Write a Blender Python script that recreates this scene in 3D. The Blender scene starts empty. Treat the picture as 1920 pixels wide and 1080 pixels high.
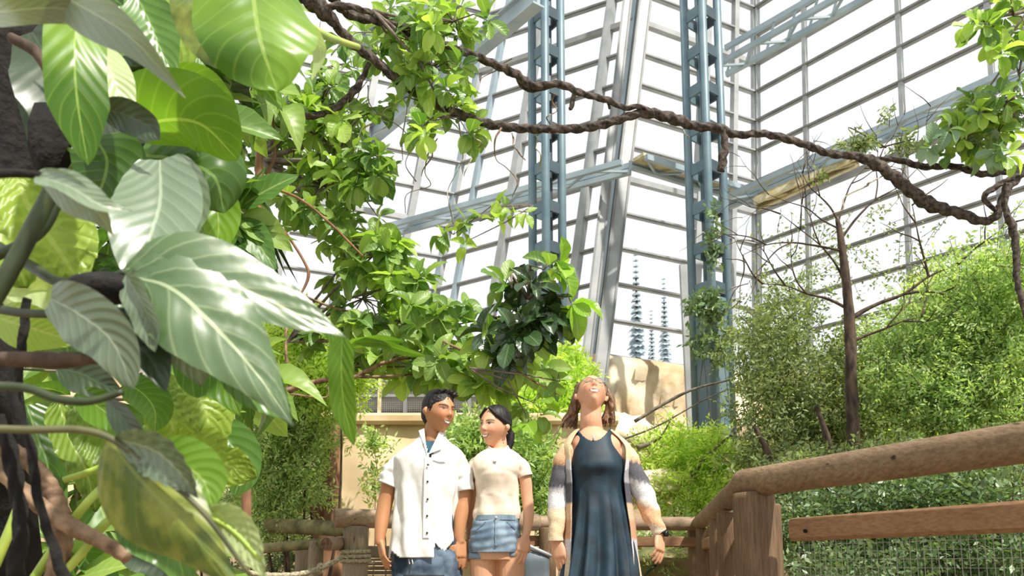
import bpy, bmesh, math, random
import numpy as np
from mathutils import Vector, Matrix, Quaternion, noise
R = math.radians
random.seed(7); rng = np.random.default_rng(7)
SC = bpy.context.scene
COL = SC.collection

# ---------------------------------------------------------------- camera, sky, sun, exposure
F = 1500.0; PITCH = R(7.5); CAMZ = 0.75; PPY = 863.0
cam_d = bpy.data.cameras.new('camera'); cam = bpy.data.objects.new('camera', cam_d); COL.objects.link(cam)
cam.location = (0, 0, CAMZ); cam.rotation_euler = (math.pi/2 + PITCH, 0, 0)
cam_d.sensor_width = 36; cam_d.lens = 36*F/1920; cam_d.shift_y = (PPY-540)/1920
cam_d.clip_start = 0.05; cam_d.clip_end = 400
cam_d.dof.use_dof = True; cam_d.dof.focus_distance = 4.3; cam_d.dof.aperture_fstop = 5.6
SC.camera = cam
w = bpy.data.worlds.new('overcast_sky'); SC.world = w; w.use_nodes = True
bg = w.node_tree.nodes['Background']; bg.inputs[0].default_value = (0.97, 0.985, 1.0, 1); bg.inputs[1].default_value = 1.12
sl = bpy.data.lights.new('sun', 'SUN'); sun = bpy.data.objects.new('sun', sl); COL.objects.link(sun)
sl.energy = 6.5; sl.angle = R(1.5); sl.color = (1.0, 0.95, 0.86)
sun.location = (6, -5, 14); sun.rotation_euler = Vector((0.50, -0.62, 1.15)).to_track_quat('Z', 'Y').to_euler()
SC.view_settings.view_transform = 'Standard'; SC.view_settings.look = 'None'
SC.view_settings.gamma = 1; SC.view_settings.use_curve_mapping = False
SC.view_settings.exposure = -0.02

# ---------------------------------------------------------------- helpers
_F = Vector((0, math.cos(PITCH), math.sin(PITCH))); _U = Vector((0, -math.sin(PITCH), math.cos(PITCH)))
def P(px, py, Y):
    d = _F + Vector(((px-960)/F, 0, 0)) + _U*((PPY-py)/F)
    return Vector((0, 0, CAMZ)) + d*(Y/d.y)
def M_PER_PX(Y): return Y/F

def lin(c):
    return tuple((x/12.92 if x <= .04045 else ((x+.055)/1.055)**2.4) for x in c)
def hexc(h):
    return lin(tuple(int(h[i:i+2], 16)/255 for i in (0, 2, 4)))
def c4(c): return (c[0], c[1], c[2], 1)

def newmat(name):
    m = bpy.data.materials.new(name); m.use_nodes = True
    nt = m.node_tree; b = nt.nodes['Principled BSDF']
    return m, nt, b
def N(nt, t, **kw):
    n = nt.nodes.new(t)
    for k, v in kw.items(): setattr(n, k, v)
    return n
def mixrgb(nt, fac, a, b, mode='MIX'):
    n = nt.nodes.new('ShaderNodeMixRGB'); n.blend_type = mode
    for i, v in ((0, fac), (1, a), (2, b)):
        if hasattr(v, 'links') or isinstance(v, bpy.types.NodeSocket): nt.links.new(v, n.inputs[i])
        elif i == 0: n.inputs[0].default_value = v
        else: n.inputs[i].default_value = c4(v)
    return n.outputs[0]
def math_(nt, op, a, b=None, c=None):
    n = nt.nodes.new('ShaderNodeMath'); n.operation = op
    for i, v in enumerate((a, b, c)):
        if v is None: continue
        if isinstance(v, bpy.types.NodeSocket): nt.links.new(v, n.inputs[i])
        else: n.inputs[i].default_value = v
    return n.outputs[0]
def ramp(nt, fac, stops):
    n = nt.nodes.new('ShaderNodeValToRGB'); e = n.color_ramp.elements
    while len(e) < len(stops): e.new(.5)
    for i, (p, c) in enumerate(stops):
        e[i].position = p; e[i].color = c4(c) if len(c) == 3 else c
    nt.links.new(fac, n.inputs[0]); return n.outputs[0]
def noise_tex(nt, scale, detail=3, vec=None, rough=.5, stretch=None):
    tc = nt.nodes.new('ShaderNodeTexCoord'); src = tc.outputs['Object'] if vec is None else vec
    if stretch:
        mp = nt.nodes.new('ShaderNodeMapping'); mp.inputs['Scale'].default_value = stretch
        nt.links.new(src, mp.inputs[0]); src = mp.outputs[0]
    n = nt.nodes.new('ShaderNodeTexNoise'); n.inputs['Scale'].default_value = scale; n.inputs['Detail'].default_value = detail
    n.inputs['Roughness'].default_value = rough
    nt.links.new(src, n.inputs['Vector']); return n.outputs['Fac']
def bump(nt, b, h, strength=.3, dist=.01):
    n = nt.nodes.new('ShaderNodeBump'); n.inputs['Strength'].default_value = strength; n.inputs['Distance'].default_value = dist
    nt.links.new(h, n.inputs['Height']); nt.links.new(n.outputs[0], b.inputs['Normal'])

def matte(name, c1, c2=None, scale=8, rough=.7, bs=0, bd=.01, metal=0, spec=.5, stretch=None, detail=4, lo=.35, hi=.65):
    m, nt, b = newmat(name)
    b.inputs['Roughness'].default_value = rough; b.inputs['Metallic'].default_value = metal
    b.inputs['Specular IOR Level'].default_value = spec
    f = noise_tex(nt, scale, detail, stretch=stretch)
    if c2 is None: c2 = tuple(x*.8 for x in c1)
    nt.links.new(ramp(nt, f, [(lo, c2), (hi, c1)]), b.inputs['Base Color'])
    if bs: bump(nt, b, f, bs, bd)
    return m

def leaf_mat(name, c1, c2, vein=None, rough=.35, trans=.35, nlat=14, veinw=.035, ribs=0.0, tcol=None, veinmix=.5, blotch=None, fine=False, spec=.5):
    """c1/c2: random range of the blade colour; vein: colour of midrib and side veins (leaf UV space)"""
    m, nt, b = newmat(name)
    oi = N(nt, 'ShaderNodeObjectInfo'); ge = N(nt, 'ShaderNodeNewGeometry')
    r = math_(nt, 'FRACT', math_(nt, 'ADD', oi.outputs['Random'], ge.outputs['Random Per Island']))
    base = mixrgb(nt, r, c1, c2)
    if blotch:
        f = noise_tex(nt, blotch[0], 3)
        base = mixrgb(nt, ramp(nt, f, [(.42, (0, 0, 0)), (.62, (1, 1, 1))]), base, blotch[1])
    b.inputs['Roughness'].default_value = rough; b.inputs['Specular IOR Level'].default_value = spec
    if vein and not fine:
        uv = N(nt, 'ShaderNodeUVMap'); sp = N(nt, 'ShaderNodeSeparateXYZ'); nt.links.new(uv.outputs[0], sp.inputs[0])
        a = math_(nt, 'ABSOLUTE', math_(nt, 'SUBTRACT', sp.outputs[0], .5))
        mid = math_(nt, 'LESS_THAN', a, veinw)
        ph = math_(nt, 'MULTIPLY', math_(nt, 'SUBTRACT', sp.outputs[1], math_(nt, 'MULTIPLY', a, .55)), nlat*2*math.pi)
        wv = math_(nt, 'MULTIPLY_ADD', math_(nt, 'COSINE', math_(nt, 'ADD', ph, math_(nt, 'MULTIPLY', noise_tex(nt, 3.5, 2), 5.0))), .5, .5)
        lat = math_(nt, 'POWER', wv, 26.0)
        msk = math_(nt, 'MULTIPLY', math_(nt, 'MAXIMUM', mid, math_(nt, 'MULTIPLY', lat, .35)), veinmix)
        base = mixrgb(nt, msk, base, vein)
        bump(nt, b, math_(nt, 'ADD', wv, math_(nt, 'MULTIPLY', mid, -1.0)), .22 if ribs == 0 else ribs*.6, .004)
    nt.links.new(base, b.inputs['Base Color'])
    tr = N(nt, 'ShaderNodeBsdfTranslucent')
    tb = mixrgb(nt, 1.0, base, tcol or (1.2, 1.25, .55), 'MULTIPLY'); nt.links.new(tb, tr.inputs[0])
    mx = N(nt, 'ShaderNodeMixShader'); mx.inputs[0].default_value = trans
    nt.links.new(b.outputs[0], mx.inputs[1]); nt.links.new(tr.outputs[0], mx.inputs[2])
    nt.links.new(mx.outputs[0], nt.nodes['Material Output'].inputs[0])
    return m

def mesh_from(name, V, Fc, mat, smooth=True, uv=None, colors=None):
    me = bpy.data.meshes.new(name)
    me.from_pydata([tuple(v) for v in V] if not isinstance(V, np.ndarray) else V.tolist(), [], Fc if not isinstance(Fc, np.ndarray) else Fc.tolist())
    if smooth: me.polygons.foreach_set('use_smooth', [True]*len(me.polygons))
    if mat is not None:
        for x in (mat if isinstance(mat, (list, tuple)) else [mat]): me.materials.append(x)
    if uv is not None:
        l = me.uv_layers.new(name='UVMap'); vi = np.empty(len(me.loops), dtype=np.int32); me.loops.foreach_get('vertex_index', vi)
        l.data.foreach_set('uv', np.asarray(uv, dtype=np.float32)[vi].ravel())
    if colors is not None:
        a = me.color_attributes.new('Col', 'FLOAT_COLOR', 'POINT')
        a.data.foreach_set('color', np.asarray(colors, dtype=np.float32).ravel())
    me.update(); return me
def ob(name, me, parent=None, M=None):
    o = bpy.data.objects.new(name, me); COL.objects.link(o)
    if M is not None: o.matrix_basis = M
    if parent is not None:
        o.parent = parent
        if parent.get('_loc') is not None: o.matrix_parent_inverse = Matrix.Translation(-Vector(parent['_loc']))
    return o
def mk(name, VF, mat, parent=None, smooth=True, uv=None, colors=None, **props):
    o = ob(name, mesh_from(name, VF[0], VF[1], mat, smooth, uv, colors), parent)
    for k, v in props.items(): o[k] = v
    return o
def thing(name, label, cat, loc, group=None):
    o = bpy.data.objects.new(name, None); COL.objects.link(o); o.location = loc; o.empty_display_size = .1
    o['_loc'] = [float(x) for x in loc]; o['label'] = label; o['category'] = cat
    if group: o['group'] = group
    return o
def setting(name, loc=(0, 0, 0)):
    o = bpy.data.objects.new(name, None); COL.objects.link(o); o.location = loc; o['_loc'] = [float(x) for x in loc]; o['kind'] = 'structure'
    return o
def tag(o, label, cat, group=None):
    o['label'] = label; o['category'] = cat
    if group: o['group'] = group
    return o

class MB:
    """collects pieces of one mesh"""
    def __init__(s): s.V = []; s.F = []; s.UV = []
    def add(s, V, Fc, uv=None):
        n = len(s.V); s.V += [tuple(v) for v in V]; s.F += [tuple(i+n for i in f) for f in Fc]
        s.UV += list(uv) if uv is not None else [(0, 0)]*len(V)
        return s
    @property
    def vf(s): return s.V, s.F

def box(c, sx, sy, sz, rz=0):
    V = []; ca, sa = math.cos(rz), math.sin(rz)
    for z in (-1, 1):
        for x, y in ((-1, -1), (1, -1), (1, 1), (-1, 1)):
            X, Y = x*sx/2, y*sy/2
            V.append((c[0]+X*ca-Y*sa, c[1]+X*sa+Y*ca, c[2]+z*sz/2))
    return V, [(3, 2, 1, 0), (4, 5, 6, 7), (0, 1, 5, 4), (1, 2, 6, 5), (2, 3, 7, 6), (3, 0, 4, 7)]
def beam(a, b, w, h, up=Vector((0, 0, 1)), bev=0.0):
    """rectangular bar from a to b, w sideways, h along up"""
    a = Vector(a); b = Vector(b); t = (b-a).normalized(); s = t.cross(up)
    if s.length < 1e-4: s = t.cross(Vector((1, 0, 0)))
    s.normalize(); u = s.cross(t).normalized()
    if bev:
        q = [(-w/2+bev, -h/2), (w/2-bev, -h/2), (w/2, -h/2+bev), (w/2, h/2-bev), (w/2-bev, h/2), (-w/2+bev, h/2), (-w/2, h/2-bev), (-w/2, -h/2+bev)]
    else: q = [(-w/2, -h/2), (w/2, -h/2), (w/2, h/2), (-w/2, h/2)]
    n = len(q); V = [a+s*x+u*y for x, y in q]+[b+s*x+u*y for x, y in q]
    Fc = [(i, (i+1) % n, (i+1) % n+n, i+n) for i in range(n)]+[tuple(range(n))[::-1], tuple(range(n, 2*n))]
    return V, Fc
def spline(pts, n):
    """Catmull-Rom through points (tuples of any length)"""
    p = [np.array(q, float) for q in pts]
    if len(p) == 2: return [p[0]+(p[1]-p[0])*i/(n-1) for i in range(n)]
    p = [2*p[0]-p[1]]+p+[2*p[-1]-p[-2]]; out = []; m = len(p)-3
    for i in range(n):
        t = i/(n-1)*m; k = min(int(t), m-1); u = t-k; a, b, c, d = p[k:k+4]
        out.append(.5*((2*b)+(-a+c)*u+(2*a-5*b+4*c-d)*u*u+(-a+3*b-3*c+d)*u**3))
    return out
def tube(pts, rad, ns=8, lobes=0, lobamp=0, twist=0, jit=0, caps=True, flat=1.0, rings=0, ringn=90):
    """tube through 3-D points; rad is a number or a list; lobes twist like rope strands"""
    pts = [Vector(p[:3]) for p in pts]; n = len(pts)
    rad = [rad]*n if isinstance(rad, (int, float)) else list(rad)
    V = []; prev = None; L = 0
    for i, p in enumerate(pts):
        t = (pts[min(i+1, n-1)]-pts[max(i-1, 0)])
        t = t.normalized() if t.length > 1e-9 else Vector((0, 0, 1))
        if prev is None:
            s = t.cross(Vector((0, 0, 1)));
            if s.length < .05: s = t.cross(Vector((1, 0, 0)))
        else: s = prev-t*prev.dot(t)
        s.normalize(); prev = s; u = t.cross(s)
        if i: L += (p-pts[i-1]).length
        for k in range(ns):
            a = 2*math.pi*k/ns; r = rad[i]
            if lobes: r *= 1+lobamp*math.cos(lobes*a-twist*L)
            if rings: r *= 1+rings*abs(math.sin(L*ringn))
            if jit: r *= 1+jit*(noise.noise(p*9+Vector((math.cos(a), math.sin(a), 0))*1.5))
            V.append(p+s*(math.cos(a)*r)+u*(math.sin(a)*r*flat))
    Fc = [(i*ns+k, i*ns+(k+1) % ns, (i+1)*ns+(k+1) % ns, (i+1)*ns+k) for i in range(n-1) for k in range(ns)]
    if caps: Fc += [tuple(range(ns))[::-1], tuple(range((n-1)*ns, n*ns))]
    uv = [((k/ns), i/max(1, n-1)) for i in range(n) for k in range(ns)]
    return V, Fc, uv
def pxtube(pts, n=None, r=1.0, **kw):
    """points (px, py, depth[, radius_m])"""
    q = spline(pts, n or 6*len(pts)); rr = [x[3] for x in q] if len(pts[0]) > 3 else r
    return tube([P(x[0], x[1], x[2]) for x in q], rr, **kw)
def loft(rings, cap0=False, cap1=False, closed=True):
    n = len(rings[0]); V = [tuple(v) for r in rings for v in r]; Fc = []
    for i in range(len(rings)-1):
        for k in range(n if closed else n-1):
            a, b = i*n+k, i*n+(k+1) % n
            Fc.append((a, b, b+n, a+n))
    if cap0: Fc.append(tuple(range(n))[::-1])
    if cap1: Fc.append(tuple(range((len(rings)-1)*n, len(rings)*n)))
    return V, Fc

# ---------------------------------------------------------------- materials
G = lambda h: hexc(h)
M_wood = None
def wood(name, c1, c2, axis=(1, 1, 18), rough=.75):
    m, nt, b = newmat(name); b.inputs['Roughness'].default_value = rough; b.inputs['Specular IOR Level'].default_value = .3
    f = noise_tex(nt, 6, 6, stretch=axis, rough=.65); g = noise_tex(nt, 2.2, 2)
    col = ramp(nt, f, [(.3, c2), (.7, c1)])
    col = mixrgb(nt, ramp(nt, g, [(.4, (0, 0, 0)), (.7, (.45, .45, .45))]), col, tuple(x*.6 for x in c2))
    k = noise_tex(nt, 5, 1, stretch=tuple(.35*x+.4 for x in axis)); kn = ramp(nt, k, [(.74, (0, 0, 0)), (.79, (1, 1, 1))])
    col = mixrgb(nt, kn, col, tuple(x*.25 for x in c2))
    nt.links.new(col, b.inputs['Base Color']); bump(nt, b, f, .45, .006); return m
m_log_near = wood('weathered_log', G('9b8468'), G('6b543d'), (14, 3, 14))
m_log_far = wood('weathered_log_x', G('b59f86'), G('877058'), (2.5, 16, 16))
m_post = wood('post_wood', G('8b7257'), G('5e4935'), (16, 16, 1.6))
m_postgrey = wood('grey_post_wood', G('a3957c'), G('776a56'), (16, 16, 1.6))
m_plank = wood('plank_wood', G('ab8663'), G('7d5c40'), (2, 5, 20))
m_deck = wood('deck_wood', G('a08a6c'), G('6f5c46'), (20, 2, 2))
m_endgrain = matte('log_end', G('7d6248'), G('4e3a29'), 40, .9, .4, stretch=(1, 1, 1))
m_rope = matte('rope_fibre', G('b9b094'), G('7d765d'), 60, .9, .5, .004)
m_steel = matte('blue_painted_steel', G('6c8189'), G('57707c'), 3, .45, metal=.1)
m_steeldk = matte('shade_dark_steel', G('43545c'), G('33434c'), 3, .5)
m_beamblue = matte('pale_blue_beam', G('a3b1b8'), G('8b9da6'), 2, .5)
m_alu = matte('grey_aluminium', G('a9abab'), G('939696'), 3, .5, metal=.15)
m_alud = matte('dull_aluminium', G('8b8c8a'), G('767877'), 3, .55)
m_gutter = matte('cream_gutter', G('d5cfb4'), G('b7a978'), 9, .6)
m_concrete = matte('sandy_concrete', G('ecd7b2'), G('c7a981'), 1.6, .9, .35, .03, detail=7)
m_rock = matte('ochre_rockwork', G('efe2c6'), G('b89e78'), 1.3, .95, .8, .10, detail=8, lo=.38, hi=.6)
m_soil = matte('soil', G('9b8567'), G('5c5138'), 2.2, .95, .6, .05, detail=7)
m_bark = matte('dark_bark', G('5d4b3d'), G('2b211a'), 20, .9, .8, .02, stretch=(1, 1, .4))
m_barkvine = matte('vine_bark', G('5f5249'), G('231d1a'), 34, .9, .9, .015)
m_barkred = matte('reddish_bark', G('9a7355'), G('69462f'), 14, .8, .5, .01, stretch=(1, 1, .3))
m_barktan = matte('tan_bark', G('a08468'), G('5e4634'), 24, .8, .6, .01)
m_black = matte('black_fibre', G('1c1712'), G('080706'), 30, .95, .8, .02)
m_twig = matte('grey_twig', G('857a6d'), G('574d43'), 20, .85)
m_aerial = matte('pale_aerial_root', G('b9b39c'), G('8b8466'), 20, .7)
m_darkmesh = matte('dark_wire_mesh', G('5a5a5c'), G('414145'), 5, .8)
m_white = matte('pale_metal', G('b5b9bd'), G('9aa0a6'), 5, .4)
m_wire = matte('galvanised_wire', G('a9a9a0'), None, 5, .45, metal=.6)

def glass_mat():
    m, nt, b = newmat('greenhouse_glass'); nt.nodes.remove(b)
    t = N(nt, 'ShaderNodeBsdfTransparent'); t.inputs[0].default_value = (.96, .975, .97, 1)
    g = N(nt, 'ShaderNodeBsdfGlossy'); g.inputs['Roughness'].default_value = .05
    f = N(nt, 'ShaderNodeFresnel'); f.inputs['IOR'].default_value = 1.25
    x = N(nt, 'ShaderNodeMixShader'); nt.links.new(f.outputs[0], x.inputs[0]); nt.links.new(t.outputs[0], x.inputs[1]); nt.links.new(g.outputs[0], x.inputs[2])
    nt.links.new(x.outputs[0], nt.nodes['Material Output'].inputs[0]); return m
m_glass = glass_mat()

lm_fig = leaf_mat('fig_leaf', G('98b45a'), G('56803a'), G('b9cf7c'), .4, .42, 7)
lm_figb = leaf_mat('bright_fig_leaf', G('c2dc74'), G('8bb048'), G('d2e59a'), .4, .5, 7)
lm_dark = leaf_mat('dark_glossy_leaf', G('3f5a34'), G('28401f'), G('7d9468'), .22, .15, 8)
lm_fresh = leaf_mat('fresh_leaf', G('a8d04c'), G('86b23a'), G('cfe694'), .35, .5, 7)
lm_fern = leaf_mat('fine_leaf', G('cfe2a0'), G('86a868'), None, .45, .5, fine=True)
lm_fernd = leaf_mat('dark_fine_leaf', G('8ba374'), G('4f6a42'), None, .4, .3, fine=True)
lm_lime = leaf_mat('lime_fine_leaf', G('dcea8e'), G('a8cb5c'), None, .5, .55, fine=True)
lm_olive = leaf_mat('olive_fine_leaf', G('a3b278'), G('66794e'), None, .5, .38, fine=True)
lm_palm = leaf_mat('palm_blade', G('5c7048'), G('405334'), None, .4, .25, fine=True)
# foreground foliage
lf_bright = leaf_mat('big_leaf_bright', G('86ad3c'), G('648f2c'), G('b4cf6e'), .33, .5, 8, .018, veinmix=.6, blotch=(3.5, G('4c7422')))
lf_mid = leaf_mat('big_leaf_green', G('5f8734'), G('43692a'), G('8fae62'), .32, .32, 8, .02, veinmix=.55, blotch=(4, G('395722')))
lf_gloss = leaf_mat('big_leaf_glossy', G('77896c'), G('5c7054'), G('a9b89c'), .36, .15, 9, .02, veinmix=.6, spec=.9)
lf_hero = leaf_mat('arrow_leaf', G('54703e'), G('4c6a3a'), G('c0cfa4'), .36, .25, 7, .02, veinmix=.8, spec=1.0)
lf_dark = leaf_mat('big_leaf_dark', G('35482c'), G('2a3b24'), G('55684a'), .4, .1, 8, .02)
lf_pale = leaf_mat('big_leaf_pale', G('cfdcae'), G('b9cb92'), G('e6edcd'), .4, .4, 9, .02)
lf_yel = leaf_mat('ribbed_yellow_leaf', G('a3bd4e'), G('7c9c38'), G('cfdc8c'), .35, .5, 11, .03, ribs=.8, veinmix=.4)
lf_olive = leaf_mat('olive_big_leaf', G('5c7030'), G('4f642a'), G('93a052'), .4, .2, 9, .02, blotch=(22, G('86903e')))
m_stem = matte('green_stem', G('6f8a3c'), G('4c6428'), 12, .5)
m_stemdk = matte('dark_stem', G('3c4a28'), G('262f1a'), 12, .5)
m_stemyel = matte('yellow_green_stem', G('b3c858'), G('8aa83c'), 12, .45)

# ---------------------------------------------------------------- setting: glass walls
def Lp(a, b, t): return a+(b-a)*t
Z0 = 4.2; DZ = .68
corners = {  # base point at Z0, lean per metre of height (x, y)
    'far_left': ((-9.2, 11.87), (.05, .06)), 'left': ((-1.86, 15.5), (.17, .02)), 'ridge': ((1.39, 13.0), (.14, .15)),
    'inner': ((4.56, 14.6), (.067, .11)), 'near_right': ((11.4, 5.75), (.09, .075))}
def wall_pt(A, B, t, z):
    (a, sa), (b, sb) = A, B; h = z-Z0
    p = Vector((a[0]+sa[0]*h, a[1]+sa[1]*h, z)); q = Vector((b[0]+sb[0]*h, b[1]+sb[1]*h, z))
    return Lp(p, q, t)
shared = {}
def glass_wall(name, A, B, ts, nz, heavy, mull_w, mm, tm):
    root = setting(name, (A[0][0], A[0][1], Z0)); out = Vector((0, 1, 0))
    nrm = (Vector(B[0])-Vector(A[0])); nrm = Vector((-nrm.y, nrm.x, 0)).normalized()
    if nrm.y < 0: nrm = -nrm
    zt = Z0+DZ*nz
    for i, t in enumerate(ts):
        hv = t in heavy
        wd = mull_w*(1.45 if hv else 1.0)
        V, Fc = beam(wall_pt(A, B, t, Z0-.1)-nrm*.05, wall_pt(A, B, t, zt)-nrm*.05, wd, wd*1.1, up=nrm)
        mk('mullion', (V, Fc), mm if not hv else m_alu, root, smooth=False)
    for k in range(nz+1):
        z = Z0+DZ*k; big = (k % 5 == 0)
        V, Fc = beam(wall_pt(A, B, 0, z)-nrm*.03, wall_pt(A, B, 1, z)-nrm*.03, .075 if not big else .13, .06)
        V2, F2 = beam(wall_pt(A, B, 0, z+.0)-nrm*.09, wall_pt(A, B, 1, z)-nrm*.09, .03, .10 if big else .03)
        m = MB(); m.add(V, Fc); m.add(V2, F2)
        mk('transom', m.vf, tm, root, smooth=False)
    for i in range(len(ts)-1):
        for k in range(nz):
            a, b, z = ts[i], ts[i+1], Z0+DZ*k
            q = [wall_pt(A, B, a, z), wall_pt(A, B, b, z), wall_pt(A, B, b, z+DZ), wall_pt(A, B, a, z+DZ)]
            V = [p+nrm*.012 for p in q]+[p+nrm*.02 for p in q]
            mk('pane', (V, [(0, 1, 2, 3)]), m_glass, root, smooth=False)
    return root
C = corners
glass_wall('wall_far_left', C['left'], C['far_left'], [0, .1, .24, .37, .5, .63, .76, .88, 1], 15, {.1, .24, .37}, .09, m_alu, m_alu)
glass_wall('wall_back_left', C['left'], C['ridge'], [0, .14, .40, .85, 1-1e-3], 15, {.40, .85}, .10, m_beamblue, m_alud)
glass_wall('wall_back_right', C['ridge'], C['inner'], [1e-3, .555, .81, 1], 15, {.555}, .11, m_alu, m_alu)
glass_wall('wall_right', C['inner'], C['near_right'], [0.001, .103, .262, .385, .482, .60, .72, .84, 1], 15, set(), .075, m_alu, m_alud)

# ridge posts: two leaning boxed posts just inside the ridge
def leaning_post(pxb, pyb, Yb, pxt, pyt, Yt, w_, label):
    a, b = P(pxb, pyb, Yb), P(pxt, pyt, Yt); d = (b-a); b = a+d*1.25
    if b.z < 11: pass
    t = thing('leaning_post', label, 'post', (a.x, a.y, a.z))
    mk('shaft', beam(a, b, w_, w_*1.2, up=Vector((0, 1, 0)), bev=.015), m_alu, t, smooth=False)
    s = (b-a); sd = s.cross(Vector((0, 1, 0))).normalized()
    for e in (-1, 1):
        mk('flange', beam(a+sd*e*w_*.5+Vector((0, -w_*.62, 0)), b+sd*e*w_*.5+Vector((0, -w_*.62, 0)), .035, .03, up=Vector((0, 1, 0))), m_alud, t, smooth=False)
leaning_post(1096, 700, 12.3, 1190, -120, 13.4, .135, 'thinner grey leaning steel post left of the glass ridge')
leaning_post(1122, 720, 12.6, 1224, -120, 13.9, .20, 'thicker grey leaning steel post along the glass ridge')
p5 = P(1302, 800, 12.4); q5 = P(1286, 650, 12.6)
t = thing('steel_post', 'flat grey steel post standing before the ochre rock wall', 'post', (p5.x, p5.y, 1.8))
mk('shaft', beam((p5.x, p5.y, 1.8), (p5.x-.05, p5.y+.1, 5.6), .19, .08, up=Vector((0, 1, 0)), bev=.01), m_alu, t, smooth=False)

# base wall below the glass: rendered rockwork, one piece per side
def base_wall(name, A, B, mat, amp=.10, n=40):
    rows = []
    for j in range(26):
        z = -0.6+(Z0+.6)*j/25; row = []
        for i in range(n+1):
            t = i/n; p = Vector((A[0]+(B[0]-A[0])*t, A[1]+(B[1]-A[1])*t, z))
            d = noise.fractal(p*.9, .7, 2, 5)*amp*(1 if z < Z0-.15 else .1)
            row.append(p+Vector((0, -.22-abs(d)*1.5-(.35*(1-z/Z0) if z < Z0 else 0)*.8, 0)))
        rows.append(row)
    rows.append([v+Vector((0, .5, 0)) for v in rows[-1]])
    o = mk(name, loft(rows, closed=False), mat, None); o['kind'] = 'structure'
a5 = 0.16
base_wall('wall_base_back_right', C['ridge'][0], (C['inner'][0][0]+.1, C['inner'][0][1]), m_rock, .25, 50)
base_wall('wall_base_back_left', C['left'][0], C['ridge'][0], m_concrete, .12, 30)
base_wall('wall_base_far_left', C['far_left'][0], C['left'][0], m_concrete, .12, 40)
base_wall('wall_base_right', C['inner'][0], C['near_right'][0], m_rock, .25, 50)

# long ledge beams on the walls at about 8 m: blue lattice girder with a cream gutter on it
def girder(name_, A, B, h, dep, mat, label, nweb, gut=None, diag=True):
    A = Vector(A); B = Vector(B); t = thing(name_, label, 'girder', tuple(A))
    side = (B-A).cross(Vector((0, 0, 1))).normalized()*dep
    for nm, o_ in (('chord', Vector((0, 0, 0))), ('chord', side), ('chord', Vector((0, 0, h)))):
        mk(nm, beam(A+o_, B+o_, .07, .09), mat, t, smooth=False)
    for i in range(nweb):
        p = Lp(A, B, i/nweb); q = Lp(A, B, (i+1)/nweb)
        a_, b_ = (p, q+side) if i % 2 else (p+side, q)
        mk('brace', beam(a_, b_, .035, .035), mat, t, smooth=False)
        mk('brace', beam(p, Lp(p, q, .5)+Vector((0, 0, h)), .03, .03), mat, t, smooth=False)
    if gut:
        mk('gutter', beam(A+side*.5+Vector((0, 0, .08)), B+side*.5+Vector((0, 0, .08)), dep*.7, .05), gut, t, smooth=False, label='cream coloured gutter tray')
    return t
girder('lattice_girder', P(712, 446, 14.9), P(1182, 322, 12.2), .10, .35, m_beamblue, 'blue grey lattice girder running from the left corner to the glass ridge', 9)
girder('lattice_girder', P(1182, 312, 12.0), P(1432, 388, 13.9), .06, .35, m_beamblue, 'cream topped girder running right from the ridge past the right column', 6, m_gutter)
girder('lattice_girder', P(1368, 388, 13.2), P(1960, 130, 9.9), .10, .35, m_beamblue, 'blue grey girder climbing right from behind the right column', 9)
girder('lattice_girder', P(1362, 140, 13.0), P(1700, -45, 10.8), .5, .35, m_beamblue, 'upper blue roof truss with open diagonals at the top right', 8)
tt = girder('lattice_girder', P(1420, 390, 12.8), P(1610, 306, 12.0), .02, .25, m_gutter, 'short ochre stained gutter length behind the thick vine', 3, matte('ochre_gutter', G('d8c08c'), G('b3995c'), 9, .7))
def roof_beam(a, b, w_, h_, label):
    t = thing('roof_beam', label, 'beam', tuple(a))
    mk('web', beam(a, b, w_*.25, h_), m_beamblue, t, smooth=False)
    for s in (-1, 1): mk('flange', beam(a+Vector((0, 0, s*h_/2)), b+Vector((0, 0, s*h_/2)), w_, .03), m_beamblue, t, smooth=False)
roof_beam(P(690, 260, 15), P(1010, -10, 10.5), .2, .30, 'wide pale blue sloping roof beam behind the left column')
roof_beam(P(640, 100, 13), P(930, -60, 10.5), .16, .20, 'narrow pale blue roof beam in the top left behind leaves')

# two tall lattice columns
def lattice_column(px, Y, wd, rot, zt, label, clad=None):
    b = P(px, 700, Y); x, y = b.x, b.y
    t = thing('lattice_column', label, 'column', (x, y, 0)); h = wd/2
    cs = []
    for k in range(4):
        a = rot+k*math.pi/2; cs.append(Vector((x+math.cos(a)*h, y+math.sin(a)*h, 0)))
    for c in cs:
        mk('chord', tube([c+Vector((0, 0, z)) for z in (0, zt)], .062, 12), m_steel, t)
    nb = int(zt/.62)
    for k in range(4):
        a, c = cs[k], cs[(k+1) % 4]
        for j in range(nb):
            z = .4+j*.62
            mk('batten_plate', beam(a+Vector((0, 0, z)), c+Vector((0, 0, z)), .03, .17), m_steel if k in (2, 3) else m_steeldk, t, smooth=False)  # two faces get a darker steel: side shade put into the colour
    # added dark tube that stands for the shade inside the openings
    mk('inner_shade_tube', tube([Vector((x+.04, y+.06, z)) for z in (0, zt)], .045, 8), m_steeldk, t)
    if clad:
        V, Fc = [], []
        for zz in (0, clad):
            for k in range(4): V.append(Vector((x, y, zz))+(cs[k]-Vector((x, y, 0)))*1.12)
        mk('cladding', (V, [(0, 1, 5, 4), (1, 2, 6, 5), (2, 3, 7, 6), (3, 0, 4, 7), (4, 5, 6, 7)]), m_steel, t, smooth=False, label='smooth blue steel casing')
    mk('base_plate', box((x, y, .02), wd*1.3, wd*1.3, .04, rot), m_steeldk, t, smooth=False)
    return t
lattice_column(1028, 11.3, .44, R(262), 13, 'tall blue steel lattice column on the left')
lattice_column(1336, 11.3, .50, R(262), 13, 'tall blue steel lattice column on the right with cased foot', 4.6)

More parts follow.
